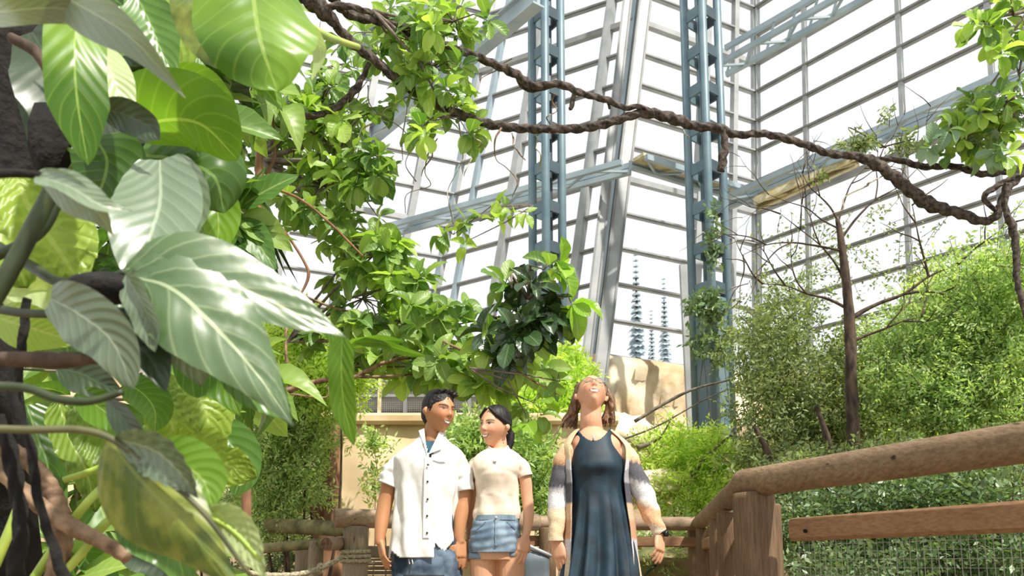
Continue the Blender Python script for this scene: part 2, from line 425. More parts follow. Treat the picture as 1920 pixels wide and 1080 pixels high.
# ---------------------------------------------------------------- ground, deck
def ground_z(x, y):
    r = max(0, min(1, (y-7.8)/4.5)); z = -.5+2.3*r*r*(3-2*r)
    if x > 1.5: z = min(z, -.5+2.3*max(0, min(1, (y-5+max(0, x-4)*.4)/7)))
    d = abs(x)
    return z+.18*noise.noise(Vector((x*.7, y*.7, 0)))+.06*noise.noise(Vector((x*3, y*3, 1)))
def terrain():
    xs = np.linspace(-9.5, 12, 110); ys = np.linspace(-3, 15.6, 95); V = []; Fc = []
    for y in ys:
        for x in xs:
            z = ground_z(x, y)
            V.append((x, y, min(z, 2.0)))
    n = len(xs)
    for j in range(len(ys)-1):
        for i in range(n-1): a = j*n+i; Fc.append((a, a+1, a+n+1, a+n))
    o = mk('ground', (V, Fc), m_soil); o['kind'] = 'structure'
terrain()
o = mk('ground_outside_unseen', box((0, 60, -1.2), 300, 260, .4), matte('added_ground', G('c9c9c4'), G('a7a59a'), .3, .95), smooth=False); o['kind'] = 'structure'  # unseen ground plane, added to block sky light from below
deck = setting('floor', (0, 3, 0))
for i in range(44):
    y = -1.2+i*.195
    xr = 2.9-(y+0)*.17 if y < 7.3 else 1.6
    xr = 2.75-.40*max(0, y) if y < 3.7 else 1.28+(y-3.7)*.165
    mk('plank', beam((-2.2, y, -.025), (xr, y, -.025), .183, .05, bev=.004), m_deck, deck, smooth=False)
for x in (-2, -.6, .9): mk('joist', beam((x, -1.2, -.12), (x, 7.4, -.12), .08, .14), m_post, deck, smooth=False)

for m_ in (lf_gloss, lf_hero, lf_dark, lm_dark):
    b_ = m_.node_tree.nodes['Principled BSDF']; b_.inputs['Coat Weight'].default_value = .4; b_.inputs['Coat Roughness'].default_value = .32

# ---------------------------------------------------------------- railings
def log(name, a, b, r, mat, parent, ns=24, end=True, bend=0):
    a = Vector(a); b = Vector(b); n = 14; pts = [Lp(a, b, i/(n-1)) for i in range(n)]
    rr = [r*(1+.02*noise.noise(p*3)) for p in pts]
    rr[0] *= .93; rr[-1] *= .93; d = (b-a).normalized()
    pts = [a-d*.0+d*0.0]+[a+d*.012]+pts[1:-1]+[b-d*.012, b]; rr = [rr[0]]+[r]+rr[1:-1]+[r, rr[-1]]
    V, Fc, uv = tube(pts, rr, ns)
    me = mesh_from(name, V, Fc, [mat, m_endgrain]); me.polygons[-1].material_index = 1; me.polygons[-2].material_index = 1
    me.polygons[-1].use_smooth = False; me.polygons[-2].use_smooth = False
    return ob(name, me, parent)
RZ = 1.13
def post_round(t, x, y, z1, r, mat=None, name='post'):
    return log(name, (x, y, -.3), (x, y, z1), r, mat or m_post, t)
# railing on the right, nearest to the camera
A1 = Vector((1.10, 3.68, RZ)); A2 = Vector((2.33, .66, RZ)); dn = (A2-A1).normalized()
rt = thing('log_railing', 'near log railing with a thick round top rail and wire mesh, right side', 'railing', (A1.x, A1.y, 0))
log('top_rail', A1-dn*.06, A2, .066, m_log_near, rt)
def squarish_post(t, x, y, z1, w_, rz=0, mat=None):
    n = 28; rings = []
    for z in (-.3, z1-.03, z1):
        s = w_/2*(1 if z < z1 else .93); r = []
        for k in range(n):
            a = 2*math.pi*k/n; c, q = math.cos(a), math.sin(a); m = 1/max(abs(c), abs(q)); m = m*.62+.38*1.08
            x_, y_ = c*m*s, q*m*s
            r.append((x+x_*math.cos(rz)-y_*math.sin(rz), y+x_*math.sin(rz)+y_*math.cos(rz), z))
        rings.append(r)
    return mk('post', loft(rings, cap1=True), mat or m_post, t)
squarish_post(rt, A1.x+.005, A1.y-.03, RZ-.05, .155, R(22))
post_round(rt, A1.x+.125, A1.y+.13, RZ-.09, .055)
lo1 = Vector((1.235, 3.5, .905)); lo2 = Vector((2.33+.08, .66, .905))
mk('lower_rail', beam(lo1, lo2, .07, .10, bev=.014), m_plank, rt, smooth=False)
kn = lo1+(lo2-lo1)*.02
for f_ in (.035, .40):
    c = Lp(lo1, lo2, f_)+Vector((-.036, -.014, -.01))
    mk('bolt', tube([c, c+Vector((-.008, -.003, 0))], .008, 10), m_black, rt)
post_round(rt, 2.36, .7, RZ-.07, .07)
# wire mesh (too fine to pick apart: one part)
mb = MB(); L = (lo2-lo1).length; dv = (lo2-lo1).normalized(); bs = Vector((lo1.x, lo1.y, 0))
nv = int(L/.03)
for i in range(nv):
    p = bs+dv*(i*.03+.02); V, Fc = beam(p+Vector((0, 0, .05)), p+Vector((0, 0, .87)), .0015, .0015); mb.add(V, Fc)
for j in range(26):
    z = .07+j*.032; V, Fc = beam(bs+Vector((0, 0, z)), bs+dv*L+Vector((0, 0, z)), .0015, .0015); mb.add(V, Fc)
mk('wire_mesh', mb.vf, m_wire, rt, smooth=False, kind='stuff')
mk('bottom_rail', beam(bs+Vector((0, 0, .06)), bs+dv*L+Vector((0, 0, .06)), .06, .06), m_plank, rt, smooth=False)
# middle run going back
B2 = Vector((1.70, 7.3, RZ))
rm = thing('log_railing', 'receding log railing of three close posts left of the big corner post', 'railing', (B2.x, B2.y, 0))
log('top_rail', A1+Vector((-.02, .03, -.015)), B2, .062, m_log_near, rm)
post_round(rm, 1.20, 4.45, RZ-.09, .062); post_round(rm, 1.40, 5.45, RZ-.06, .062); post_round(rm, 1.66, 6.95, RZ-.06, .066)
mk('lower_rail', beam(Vector((1.2, 3.85, .93)), Vector((1.70, 7.2, .93)), .06, .09, bev=.01), m_plank, rm, smooth=False)
# far run behind the people
Cf = Vector((-.02, 7.0, RZ-.01))
rf = thing('log_railing', 'far log railing with one flat lower rail behind the walkers', 'railing', (Cf.x, Cf.y, 0))
log('top_rail', B2+Vector((.02, .05, 0)), Cf, .062, m_log_far, rf)
mk('lower_rail', beam(Vector((1.72, 7.36, .965)), Vector((.0, 7.06, .965)), .05, .095, bev=.01), m_plank, rf, smooth=False)
mk('bottom_rail', beam(Vector((1.72, 7.36, .15)), Vector((.0, 7.06, .15)), .05, .09, bev=.01), m_plank, rf, smooth=False)
post_round(rf, .31, 7.05, RZ-.05, .075); post_round(rf, 1.68, 7.40, RZ-.05, .06)
# left thick log run
LY = 6.2
pL = P(640, 972, LY); pL2 = Vector((.22, 6.75, pL.z))
rl = thing('log_railing', 'pale thick log rail with sawn round end on a rope bound post', 'railing', (pL.x, pL.y, 0))
log('top_rail', pL+Vector((-.04, -.06, 0)), pL2, .074, m_log_far, rl)
pp = P(667, 1020, LY+.02); post_round(rl, pp.x, pp.y, pL.z-.06, .098, m_postgrey)
for k in range(3):
    z = P(667, 1034+k*8.5, LY).z; pts = []
    for i in range(41):
        a = 2*math.pi*i/40; pts.append((pp.x+math.cos(a)*.106, pp.y+math.sin(a)*.106, z+.004*math.sin(a)))
    mk('rope_turn', tube(pts, .017, 9, 3, .22, 130), m_rope, rl)
mk('lower_rail', beam(Vector((pL.x+.1, 6.35, .86)), Vector((.22, 6.85, .86)), .05, .09, bev=.01), m_postgrey, rl, smooth=False)
# louvre behind: slats seen low between the rope bound post and the man
q = P(722, 1060, 6.6)
lv = thing('slatted_panel', 'grey slatted panel low between rope bound post and man', 'panel', (q.x, q.y, 0))
for k in range(22):
    z = .1+k*.037
    mk('slat', beam(Vector((q.x-.16, q.y, z)), Vector((q.x+.30, q.y, z)), .03, .02, up=Vector((0, -.5, 1))), m_postgrey, lv, smooth=False)
for s in (-.17, .31): mk('frame', box((q.x+s, q.y, .46), .03, .05, .9), m_postgrey, lv, smooth=False)
# smaller mossy rails to the left
m_moss = matte('mossy_log', G('8a8357'), G('4f4c30'), 9, .95, .5)
a = P(655, 992, 6.6); b = P(505, 985, 7.1)
g1 = thing('log_rail', 'dark mossy log reaching left from the rope bound post', 'log', (a.x, a.y, 0))
log('top_rail', a, b, .065, m_moss, g1); post_round(g1, b.x+.3, b.y, a.z-.1, .06, m_postgrey)
a = P(612, 1020, 6.3); b = P(640, 1019, 6.22)
g2 = thing('log_rail', 'short pale sawn log stub beside the rope bound post', 'log', (a.x, a.y, a.z-.07))
log('stub', P(612, 1020, 6.0), P(648, 1019, 6.3), .052, m_log_far, g2)
a = P(615, 1018, 6.45); b = P(470, 1030, 6.7)
g3 = thing('log_rail', 'thin mossy rail under the dark mossy log', 'log', (a.x, a.y, 0))
log('top_rail', a, b, .042, m_moss, g3); pz = P(592, 1050, 6.5); post_round(g3, pz.x, pz.y, .95, .06, m_postgrey)
# rope swag in the lower left
rp = MB()
pts = [(640, 1046, 5.9), (600, 1066, 5.8), (560, 1077, 5.6), (510, 1079, 5.5), (460, 1074, 5.3), (415, 1066, 5.2)]
V, Fc, uv = pxtube(pts, 60, .019, ns=9, lobes=3, lobamp=.2, twist=90)
o = mk('rope', (V, Fc), m_rope); c = P(560, 1077, 5.6)
tag(o, 'pale thick rope sagging left from the bound post', 'rope')
o2 = mk('knot', tube([P(601+4*math.cos(a), 1066+8*math.sin(a), 5.8+.02*math.cos(a)) for a in np.linspace(0, 6.3, 12)], .014, 8), m_rope, o)

# ---------------------------------------------------------------- planter wall, enclosure, bin
pw = setting('wall_planter', (0, 8.6, 0))
rows = []
xa, xb = P(622, 850, 8.6).x, 1.15
for j in range(20):
    z = -.4+(2.28+.4)*j/19; row = []
    for i in range(41):
        x = xa+(xb-xa)*i/40; d = .05*noise.fractal(Vector((x*1.2, z*1.2, 3)), .7, 2, 4)
        row.append((x+(.1*(1-z/2.3) if i == 0 else 0), 8.6-.12*(1-z/2.3)+d, z))
    rows.append(row)
rows.append([(v[0], 9.1, v[2]) for v in rows[-1]])
mk('wall_face', loft(rows, closed=False), m_concrete, pw)
mk('wall_end', ([(xa+.1, 8.5, -.4), (xa+.1, 9.1, -.4), (xa, 9.1, 2.28), (xa, 8.6, 2.28)], [(0, 1, 2, 3)]), m_concrete, pw)
mk('coping', beam((xa-.05, 8.75, 2.33), (xb, 8.75, 2.33), .5, .12, bev=.03), m_concrete, pw, smooth=False)
en = thing('mesh_enclosure', 'dark grey meshed enclosure with pale posts above the sandy wall', 'enclosure', (-.6, 9.6, 2.2))
x0, x1 = P(665, 740, 9.6).x, P(900, 740, 9.6).x; zb, zt = P(0, 792, 9.6).z, P(0, 690, 9.6).z
mk('back_panel', box(((x0+x1)/2, 9.9, (zb+zt)/2), x1-x0, .06, zt-zb), matte('dim_grey_board', G('6d6a68'), G('4e4b4a'), 1.2, .9), en, smooth=False)
for px in (668, 712, 760, 800, 842, 880, 900): mk('upright', box((P(px, 740, 9.6).x, 9.6, (zb+zt)/2), .045, .045, zt-zb), m_alud if px != 712 else m_gutter, en, smooth=False)
for py in (692, 742, 780): mk('crossbar', box(((x0+x1)/2, 9.6, P(0, py, 9.6).z), x1-x0, .03, .035), m_alud, en, smooth=False)
mb = MB()
for i in range(60):
    x = x0+(x1-x0)*i/59; mb.add(*box((x, 9.61, (zb+zt)/2), .004, .004, zt-zb))
for i in range(28):
    z = zb+(zt-zb)*i/27; mb.add(*box(((x0+x1)/2, 9.61, z), x1-x0, .004, .004))
mk('wire_mesh', mb.vf, m_wire, en, smooth=False, kind='stuff')
# reddish trunk left of the planter wall
tq = P(617, 900, 7.9)
o = mk('tree_trunk', tube([(tq.x+.02*math.sin(z*3), tq.y, z) for z in np.linspace(-.4, 2.2, 24)], [.17-.02*z for z in np.linspace(-.4, 2.2, 24)], 14, jit=.25), m_barkred)
tag(o, 'reddish brown rough trunk at the left end of the sandy wall', 'trunk')
# grey bin with pale rim
q = P(1003, 1050, 6.6)
bn = thing('grey_bin', 'slate grey rounded bin with a pale sloping lid rim by the railing', 'bin', (q.x, q.y, 0))
def rr(cx, cy, z, a, b, n=24, e=3): 
    return [(cx+a*abs(math.cos(t))**(2/e)*(1 if math.cos(t) > 0 else -1), cy+b*abs(math.sin(t))**(2/e)*(1 if math.sin(t) > 0 else -1), z) for t in [2*math.pi*k/n for k in range(n)]]
mk('body', loft([rr(q.x, q.y, z, a_, a_) for z, a_ in ((0, .09), (.03, .105), (.78, .12), (.86, .118))], cap0=True, cap1=True), matte('slate_plastic', G('6f7a84'), G('59636c'), 5, .5), bn)
ring = [(x, y, .885+(-(x-q.x))*.45) for x, y, z in rr(q.x, q.y, 0, .125, .125)]
mk('lid_rim', tube(ring+[ring[0]], .014, 8), m_white, bn)
mk('lid', loft([[(x, y, .86+(-(x-q.x))*.4) for x, y, z in rr(q.x, q.y, 0, .118, .118)], [(x, y, .90+(-(x-q.x))*.4) for x, y, z in rr(q.x, q.y, 0, .06, .06)]], cap1=True), matte('grey_lid', G('838c94'), None, 5, .5), bn)

# ---------------------------------------------------------------- rocks, spruce trees outside
def rock(px, py, Y, sx, sy, sz, label, mat=None):
    c = P(px, py, Y); c.z = max(c.z, ground_z(c.x, c.y)+sz*.3)
    bm = bmesh.new(); bmesh.ops.create_icosphere(bm, subdivisions=4, radius=1)
    for v in bm.verts:
        d = 1+.25*noise.fractal(v.co*1.3+c, .8, 2, 4); v.co = Vector((v.co.x*sx*d, v.co.y*sy*d, v.co.z*sz*d))+c
    me = bpy.data.meshes.new('rock'); bm.to_mesh(me); bm.free(); me.materials.append(mat or m_rock)
    for p in me.polygons: p.use_smooth = True
    tag(ob('rock', me), label, 'rock')
rock(1230, 905, 8.6, .42, .3, .14, 'flat tan boulder among bushes right of the woman')
rock(1265, 1055, 7.9, .5, .35, .16, 'low mossy boulder under the far railing beside the woman', matte('mossy_rock', G('9a8d66'), G('5f6a3a'), 3, .95, .5))
rock(1235, 1012, 8.4, .35, .3, .12, 'small tan boulder seen between the far rails')
rock(1165, 830, 10.0, .5, .4, .35, 'pale ochre boulder at the foot of the rock wall')
def spruce(px, pyb, Y, h, label):
    b = P(px, pyb, Y); b = Vector((b.x, b.y, -1)); zt = P(px, pyb, Y).z+h
    t = thing('spruce_tree', label, 'tree', tuple(b), 'spruces outside the glass')
    mk('trunk', tube([b, (b.x, b.y, zt)], [.18, .02], 8), m_bark, t)
    V = []; Fc = []
    nlev = int((zt+.7)/.16)
    for i in range(nlev):
        z = .3+i*.16; rr_ = 1.2*(1-(z+1)/(zt+1.2))+.06
        nb = 13
        for k in range(nb):
            a = 2*math.pi*(k+random.random()*.8)/nb; r = rr_*random.uniform(.7, 1.1); w2 = .09+.08*r
            tip = Vector((b.x+math.cos(a)*r, b.y+math.sin(a)*r, z-.75*r)); s = Vector((-math.sin(a), math.cos(a), 0))*w2
            n = len(V); mid = Lp(Vector((b.x, b.y, z)), tip, .55)
            V += [Vector((b.x, b.y, z+.05)), mid+s, tip, mid-s]; Fc += [(n, n+1, n+2), (n, n+2, n+3)]
    mk('foliage', (V, Fc), leaf_mat_spruce, t, smooth=False, kind='stuff')
leaf_mat_spruce = leaf_mat('glare_pale_spruce', G('d4dcdf'), G('b4c2c8'), None, .9, .5, fine=True, tcol=(1, 1.02, 1.05))  # pale blue grey stands in for the glare and reflection of the glass
for px, h, lb in ((1195, 1.9, 'pale blue spruce seen through the glass beside the ridge'), (1247, 1.5, 'slim bluish spruce seen through the glass near the right mullion'), (1222, .6, 'short bluish spruce between two taller ones outside')):
    spruce(px, 640, {1195: 22, 1247: 27, 1222: 33}[px], h, lb)

o = mk('hose', pxtube([(1190, 1095, 7.4, .012), (1222, 1066, 7.6, .012), (1250, 1045, 7.7, .012), (1300, 1012, 7.9, .012)], 30, ns=8)[:2], m_stemdk); tag(o, 'dark hose curving over the ground beyond the far rails', 'hose')

# ---------------------------------------------------------------- leaves
PROF = {
    'ovate': lambda v: (math.sin(math.pi*min(1, v)**.75))**.85,
    'obovate': lambda v: max(0, math.sin(math.pi*min(1, v)**1.35))**.55,
    'lance': lambda v: (math.sin(math.pi*v**.7))**1.1,
    'strap': lambda v: min(1, (v*6)**.6)*min(1, ((1-v)*3.2)**.7),
    'heart': lambda v: (min(1, (v*7+.35)**.5))*max(0, (1-v))**.62*1.12*(1 if v > 0 else .55),
    'arrow': lambda v: (min(1.0, .62+v*3))*max(0, 1-v)**.8*1.05,
    'broad': lambda v: max(0, math.sin(math.pi*(.06+.94*v)**.85))**.6,
}
def unit_leaf(kind, fold=.18, droop=.15, wave=.02, nv=10, nu=4, seed=0):
    """leaf of length 1 along +Y, width 1 across X, upper side +Z"""
    rd = random.Random(seed); V = []; UV = []; Fc = []; ph = rd.random()*6
    for i in range(nv+1):
        v = i/nv; w_ = max(.012, PROF[kind](v))*.5
        z0 = -droop*v*v; sx = .06*math.sin(ph+v*3)*v
        for k in range(nu+1):
            u = k/nu*2-1
            V.append((sx+u*w_, v*math.cos(droop*v), z0+fold*abs(u)*w_*2*.5+wave*math.sin(v*17+u*3+ph)*abs(u)))
            UV.append((k/nu, v))
    for i in range(nv):
        for k in range(nu):
            a = i*(nu+1)+k; Fc.append((a, a+1, a+nu+2, a+nu+1))
    return V, Fc, UV
_leafcache = {}
def leaf_mesh(kind, mat, var=0):
    key = (kind, mat.name, var)
    if key not in _leafcache:
        V, Fc, UV = unit_leaf(kind, fold=(.15, .3, .45)[var % 3], droop=(.12, .3, .5)[var % 3], seed=var)
        _leafcache[key] = mesh_from('leaf', V, Fc, mat, uv=UV)
    return _leafcache[key]
def frame(pos, d, up, L, W):
    d = Vector(d).normalized(); x = d.cross(Vector(up));
    if x.length < 1e-3: x = d.cross(Vector((1, .2, 0)))
    x.normalize(); z = x.cross(d)
    return Matrix(((x.x*W, d.x*L, z.x*L, pos[0]), (x.y*W, d.y*L, z.y*L, pos[1]), (x.z*W, d.z*L, z.z*L, pos[2]), (0, 0, 0, 1)))
def rnd_unit():
    while True:
        v = Vector((random.uniform(-1, 1), random.uniform(-1, 1), random.uniform(-1, 1)))
        if .05 < v.length < 1: return v.normalized()
def rosette_plant(name, label, cat, hub, blobs, size, mats, kind='obovate', ratio=.6, limit=290, branch_mat=None, per=(5, 8), group=None, brr=.012, up=(0, -.75, .75), seed=1):
    """blobs: (px, py, rx, ry, depth, depth spread, number of rosettes). Each rosette is a twig end with leaves around it"""
    random.seed(seed)
    hub3 = P(*hub); t = thing(name, label, cat, tuple(hub3), group)
    cnt = 0; extra = MB(); bm_ = branch_mat or m_twig; tw = MB()
    for (px, py, rx, ry, Y, sp, n) in blobs:
        c = P(px, py, Y)
        hv, fc, uv = tube([hub3, Lp(hub3, c, .5)+Vector((random.uniform(-.1, .1), 0, random.uniform(-.05, .12))), c], [brr, brr*.8, brr*.5], 6)
        tw.add(hv, fc)
        for _ in range(n):
            a = random.random()*6.283; r = math.sqrt(random.random())
            q = P(px+math.cos(a)*r*rx, py+math.sin(a)*r*ry, Y+random.uniform(-sp, sp))
            hv, fc, uv = tube([c, Lp(c, q, .6)+Vector((0, 0, .05)), q], [brr*.45, brr*.35, brr*.2], 5); tw.add(hv, fc)
            outd = (q-c); outd = (outd.normalized() if outd.length > .01 else Vector((0, 0, 1)))*.6+Vector((random.uniform(-.4, .4), -.25, random.uniform(-.1, .5)))
            outd.normalize()
            s1 = outd.orthogonal().normalized(); s2 = outd.cross(s1)
            m_ = random.randint(*per); mat = random.choice(mats)
            for j in range(m_):
                b = 6.283*(j+random.random()*.5)/m_
                d = (s1*math.cos(b)+s2*math.sin(b))*random.uniform(.7, 1.1)+outd*random.uniform(.1, .8)+Vector((0, 0, -.25))
                L_ = size*random.uniform(.7, 1.25); upv = Vector(up)+rnd_unit()*.55
                Mx = frame(q+d.normalized()*L_*.12, d, upv, L_, L_*ratio*random.uniform(.85, 1.15))
                var = random.randint(0, 2)
                if cnt < limit:
                    ob('leaf', leaf_mesh(kind, mat, var), t, Mx)
                else:
                    V, Fc, UV = _raw(kind, var); V = [Mx @ Vector(v) for v in V]; extra.add(V, Fc, UV)
                cnt += 1
    mk('branches', tw.vf, bm_, t, kind='stuff')
    if extra.V: mk('foliage', extra.vf, mats[0], t, uv=extra.UV, kind='stuff')
    return t
_rawc = {}
def _raw(kind, var):
    if (kind, var) not in _rawc: _rawc[(kind, var)] = unit_leaf(kind, fold=(.15, .3, .45)[var % 3], droop=(.12, .3, .5)[var % 3], nv=5, nu=2, seed=var)
    return _rawc[(kind, var)]

def fine_foliage(blobs, leaf, ratio, seed, droop=.2, per=14, twl=.28, flat=.6, out=None):
    """small leaves set along twigs inside px ellipses; returns arrays for one mesh"""
    g = np.random.default_rng(seed); Vs = []; tws = []
    for (px, py, rx, ry, Y, sp, n) in blobs:
        c = np.array(P(px, py, Y)); k = Y/F
        e = g.normal(size=(n, 3)); e /= np.linalg.norm(e, axis=1)[:, None]; r = g.random(n)[:, None]**(1/2.2)
        # lumpy crown
        lump = 1+.22*np.sin(e[:, :1]*5+seed)*np.cos(e[:, 2:]*6+seed*2)
        q = c+e*r*lump*np.array([rx*k, sp, ry*k])
        d = e*.7+g.normal(size=(n, 3))*.5+np.array([0, -.15, .25]); d /= np.linalg.norm(d, axis=1)[:, None]
        tws.append(np.stack([q-d*twl*.5, q+d*twl*.5], 1))
        s = (np.arange(per)+.5)/per-.5
        base = q[:, None]+d[:, None]*(s[None, :, None]*twl)
        side = np.cross(d, g.normal(size=(n, 3))); side /= np.linalg.norm(side, axis=1)[:, None]
        sgn = np.where(np.arange(per) % 2 == 0, 1, -1)[None, :, None]
        ld = side[:, None]*sgn*.9+d[:, None]*.6+g.normal(size=(n, per, 3))*.35+np.array([0, 0, -droop]); ld /= np.linalg.norm(ld, axis=2)[..., None]
        L_ = leaf*g.uniform(.6, 1.3, size=(n, per, 1))
        nz = np.cross(ld, d[:, None]+g.normal(size=(n, per, 3))*.4); nz /= np.linalg.norm(nz, axis=2)[..., None]+1e-9
        wd = np.cross(ld, nz); wv = wd*L_*ratio*.5
        a = base; b = base+ld*L_*.45+wv-nz*L_*.06; cc = base+ld*L_; dd = base+ld*L_*.45-wv-nz*L_*.06
        Vs.append(np.stack([a, b, cc, dd], 2).reshape(-1, 3))
    V = np.concatenate(Vs); nq = len(V)//4
    Fq = np.arange(nq*4).reshape(-1, 4)
    return V, Fq, np.concatenate(tws)
def np_mesh(name, V, Fq, mat):
    me = bpy.data.meshes.new(name); nv, nf = len(V), len(Fq); k = Fq.shape[1]
    me.vertices.add(nv); me.vertices.foreach_set('co', V.astype(np.float32).ravel())
    me.loops.add(nf*k); me.loops.foreach_set('vertex_index', Fq.astype(np.int32).ravel())
    me.polygons.add(nf); me.polygons.foreach_set('loop_start', np.arange(0, nf*k, k, dtype=np.int32))
    me.update(calc_edges=True); me.materials.append(mat); me.validate(); return me
def bush(name, label, cat, base, blobs, leaf, ratio, mat, seed, stems=4, per=14, twl=.28, stem_mat=None, stem_r=.02, droop=.2, group=None, twigs=True, basez=None):
    b = Vector(base); t = thing(name, label, cat, tuple(b), group)
    V, Fq, tw = fine_foliage(blobs, leaf, ratio, seed, droop, per, twl)
    o = ob('foliage', np_mesh('foliage', V, Fq, mat), t); o['kind'] = 'stuff'
    rd = random.Random(seed); sm = stem_mat or m_bark
    for i in range(stems):
        bl = blobs[i % len(blobs)]; c = P(bl[0]+rd.uniform(-.4, .4)*bl[2], bl[1]+rd.uniform(-.5, .3)*bl[3], bl[4])
        s = b+Vector((rd.uniform(-.15, .15), rd.uniform(-.1, .1), 0)); m1 = Lp(s, c, .5)+Vector((rd.uniform(-.2, .2), 0, rd.uniform(-.1, .2)))
        pts = [Vector(p) for p in spline([s, m1, c], 12)]
        mk('stem', tube(pts, [stem_r*(1-.75*i_/11) for i_ in range(12)], 7, jit=.2), sm, t)
    if twigs:
        g = MB()
        for a, c in tw[::3]:
            V_, F_, _ = tube([Vector(a), Vector(c)], [.003, .002], 3, caps=False); g.add(V_, F_)
        mk('twigs', g.vf, sm, t, kind='stuff')
    return t
def gz(px, Y, z=None):
    x = (px-960)/F*Y; return (x, Y, ground_z(x, Y) if z is None else z)

# fine leaved bushes
bush('fern_bush', 'feathery green bush at left below the pointed big leaf', 'bush', gz(540, 7.3), [(530, 850, 80, 100, 7.3, .4, 330), (500, 950, 85, 90, 7.3, .4, 260), (575, 790, 65, 70, 7.4, .4, 200), (470, 820, 60, 80, 7.3, .4, 120), (575, 900, 40, 60, 7.3, .3, 90)], .055, .32, lm_fern, 11, per=18, twl=.3)
bush('fern_bush', 'darker fine leaved bush low behind the feathery bush at left', 'bush', gz(450, 8.3), [(440, 930, 170, 160, 8.4, .5, 600), (540, 1040, 70, 50, 8.2, .3, 100)], .05, .4, lm_fernd, 12)
bush('leafy_shrub', 'light yellow green shrub behind the drooping strap leaf', 'bush', gz(560, 7.4), [(570, 650, 95, 70, 7.2, .5, 380), (600, 730, 90, 50, 7.2, .4, 260), (520, 720, 60, 80, 7.4, .4, 200), (660, 700, 70, 40, 7.0, .3, 120)], .06, .4, lm_lime, 13)
bush('leafy_shrub', 'mid green shrub between the man and the young woman', 'bush', gz(950, 7.7), [(880, 830, 60, 50, 7.6, .35, 230), (965, 850, 85, 75, 7.6, .4, 420), (1000, 930, 70, 60, 7.6, .3, 260), (930, 950, 90, 60, 7.7, .3, 240)], .075, .36, lm_fern, 14, per=10)
bush('leafy_shrub', 'bright lime shrub glowing behind the column foot left of the woman', 'bush', gz(1030, 10, .9), [(1030, 705, 90, 45, 10, .5, 380), (980, 760, 80, 50, 9.6, .5, 300), (1080, 760, 50, 60, 9.8, .4, 160)], .085, .4, lm_lime, 15)
bush('leafy_shrub', 'bright airy shrub right of the woman behind the far railing', 'bush', gz(1290, 8.9), [(1290, 850, 110, 60, 8.8, .5, 480), (1370, 880, 90, 55, 8.6, .5, 320), (1250, 920, 70, 50, 8.5, .4, 150), (1330, 940, 60, 40, 8.3, .3, 160)], .06, .38, lm_lime, 16)
bush('leafy_shrub', 'small pale green sprig against the sandy wall left of the man', 'bush', gz(690, 8.2), [(700, 830, 40, 14, 8.1, .15, 40), (700, 910, 30, 45, 8.1, .15, 28)], .07, .4, lm_fern, 17, stems=2, stem_r=.01, per=8)
bush('low_plants', 'low bright plants on the ground beyond the far rails', 'plant', gz(1260, 8.3), [(1260, 1000, 90, 50, 8.2, .3, 90), (1230, 1060, 60, 20, 7.8, .3, 60), (1300, 1050, 40, 30, 7.8, .3, 60)], .06, .4, lm_fern, 18, stems=2)
# right side trees
bush('airy_tree', 'loose olive green tree with dark slender trunk in front of the right glass wall', 'tree', gz(1600, 7.6), [(1440, 640, 90, 75, 7.6, .6, 330), (1470, 740, 110, 90, 7.4, .6, 560), (1560, 800, 110, 70, 7.3, .5, 420), (1590, 690, 80, 90, 7.6, .5, 330), (1480, 560, 110, 50, 7.8, .5, 90), (1420, 850, 60, 50, 7.2, .4, 150)], .05, .45, lm_olive, 21, stems=6, per=12, stem_r=.03)
bush('dense_tree', 'dense bright green fine leaved tree at the right edge', 'tree', gz(1780, 6.6), [(1800, 640, 150, 110, 6.6, .6, 900), (1850, 540, 110, 80, 6.4, .6, 380), (1720, 740, 110, 90, 6.6, .6, 560), (1840, 760, 130, 100, 6.4, .6, 620), (1680, 640, 60, 60, 6.8, .5, 180), (1910, 620, 80, 200, 6.2, .5, 500)], .046, .42, lm_fern, 22, stems=7, per=14, stem_r=.035)
bush('dense_tree', 'yellow green tree crown high behind the dense tree at right', 'tree', gz(1860, 8.4), [(1850, 560, 160, 90, 8.4, .5, 480), (1760, 700, 160, 120, 8.3, .5, 600), (1650, 820, 160, 80, 8.2, .5, 420)], .06, .42, lm_lime, 23, stems=5, per=12)
bush('undergrowth', 'dark undergrowth behind the wire mesh of the near railing', 'undergrowth', gz(1700, 5.2, -.5), [(1560, 990, 140, 90, 5.6, .5, 520), (1760, 940, 170, 70, 5.3, .5, 620), (1860, 1040, 150, 90, 4.9, .5, 520), (1650, 1080, 170, 60, 5.0, .5, 420)], .05, .45, lm_fernd, 24, stems=6, per=12, stem_r=.02)
bush('undergrowth', 'mid green undergrowth between the two rails of the near railing', 'undergrowth', gz(1620, 6.4, -.5), [(1500, 900, 100, 50, 6.2, .5, 260), (1650, 890, 160, 50, 6.2, .5, 480), (1850, 880, 120, 60, 6.0, .5, 300)], .055, .42, lm_olive, 25, stems=6)
bush('climbing_plant', 'sparse climber hanging on the right lattice column', 'plant', gz(1335, 11, 0), [(1322, 575, 42, 28, 10.7, .2, 60), (1310, 640, 20, 40, 10.7, .2, 20), (1345, 650, 22, 45, 10.8, .2, 26), (1338, 450, 12, 60, 10.8, .1, 26)], .10, .5, lm_fernd, 26, stems=3, per=9, stem_r=.012)
bush('leafy_sprig', 'small tuft of fine leaves on the thick vine at upper right', 'plant', tuple(P(1620, 285, 5.6)), [(1610, 270, 38, 16, 5.6, .1, 34), (1700, 270, 30, 20, 5.6, .1, 16), (1660, 215, 14, 10, 5.6, .05, 6), (1545, 330, 20, 8, 5.6, .05, 6)], .05, .4, lm_olive, 27, stems=2, per=8, twl=.15, stem_r=.006)
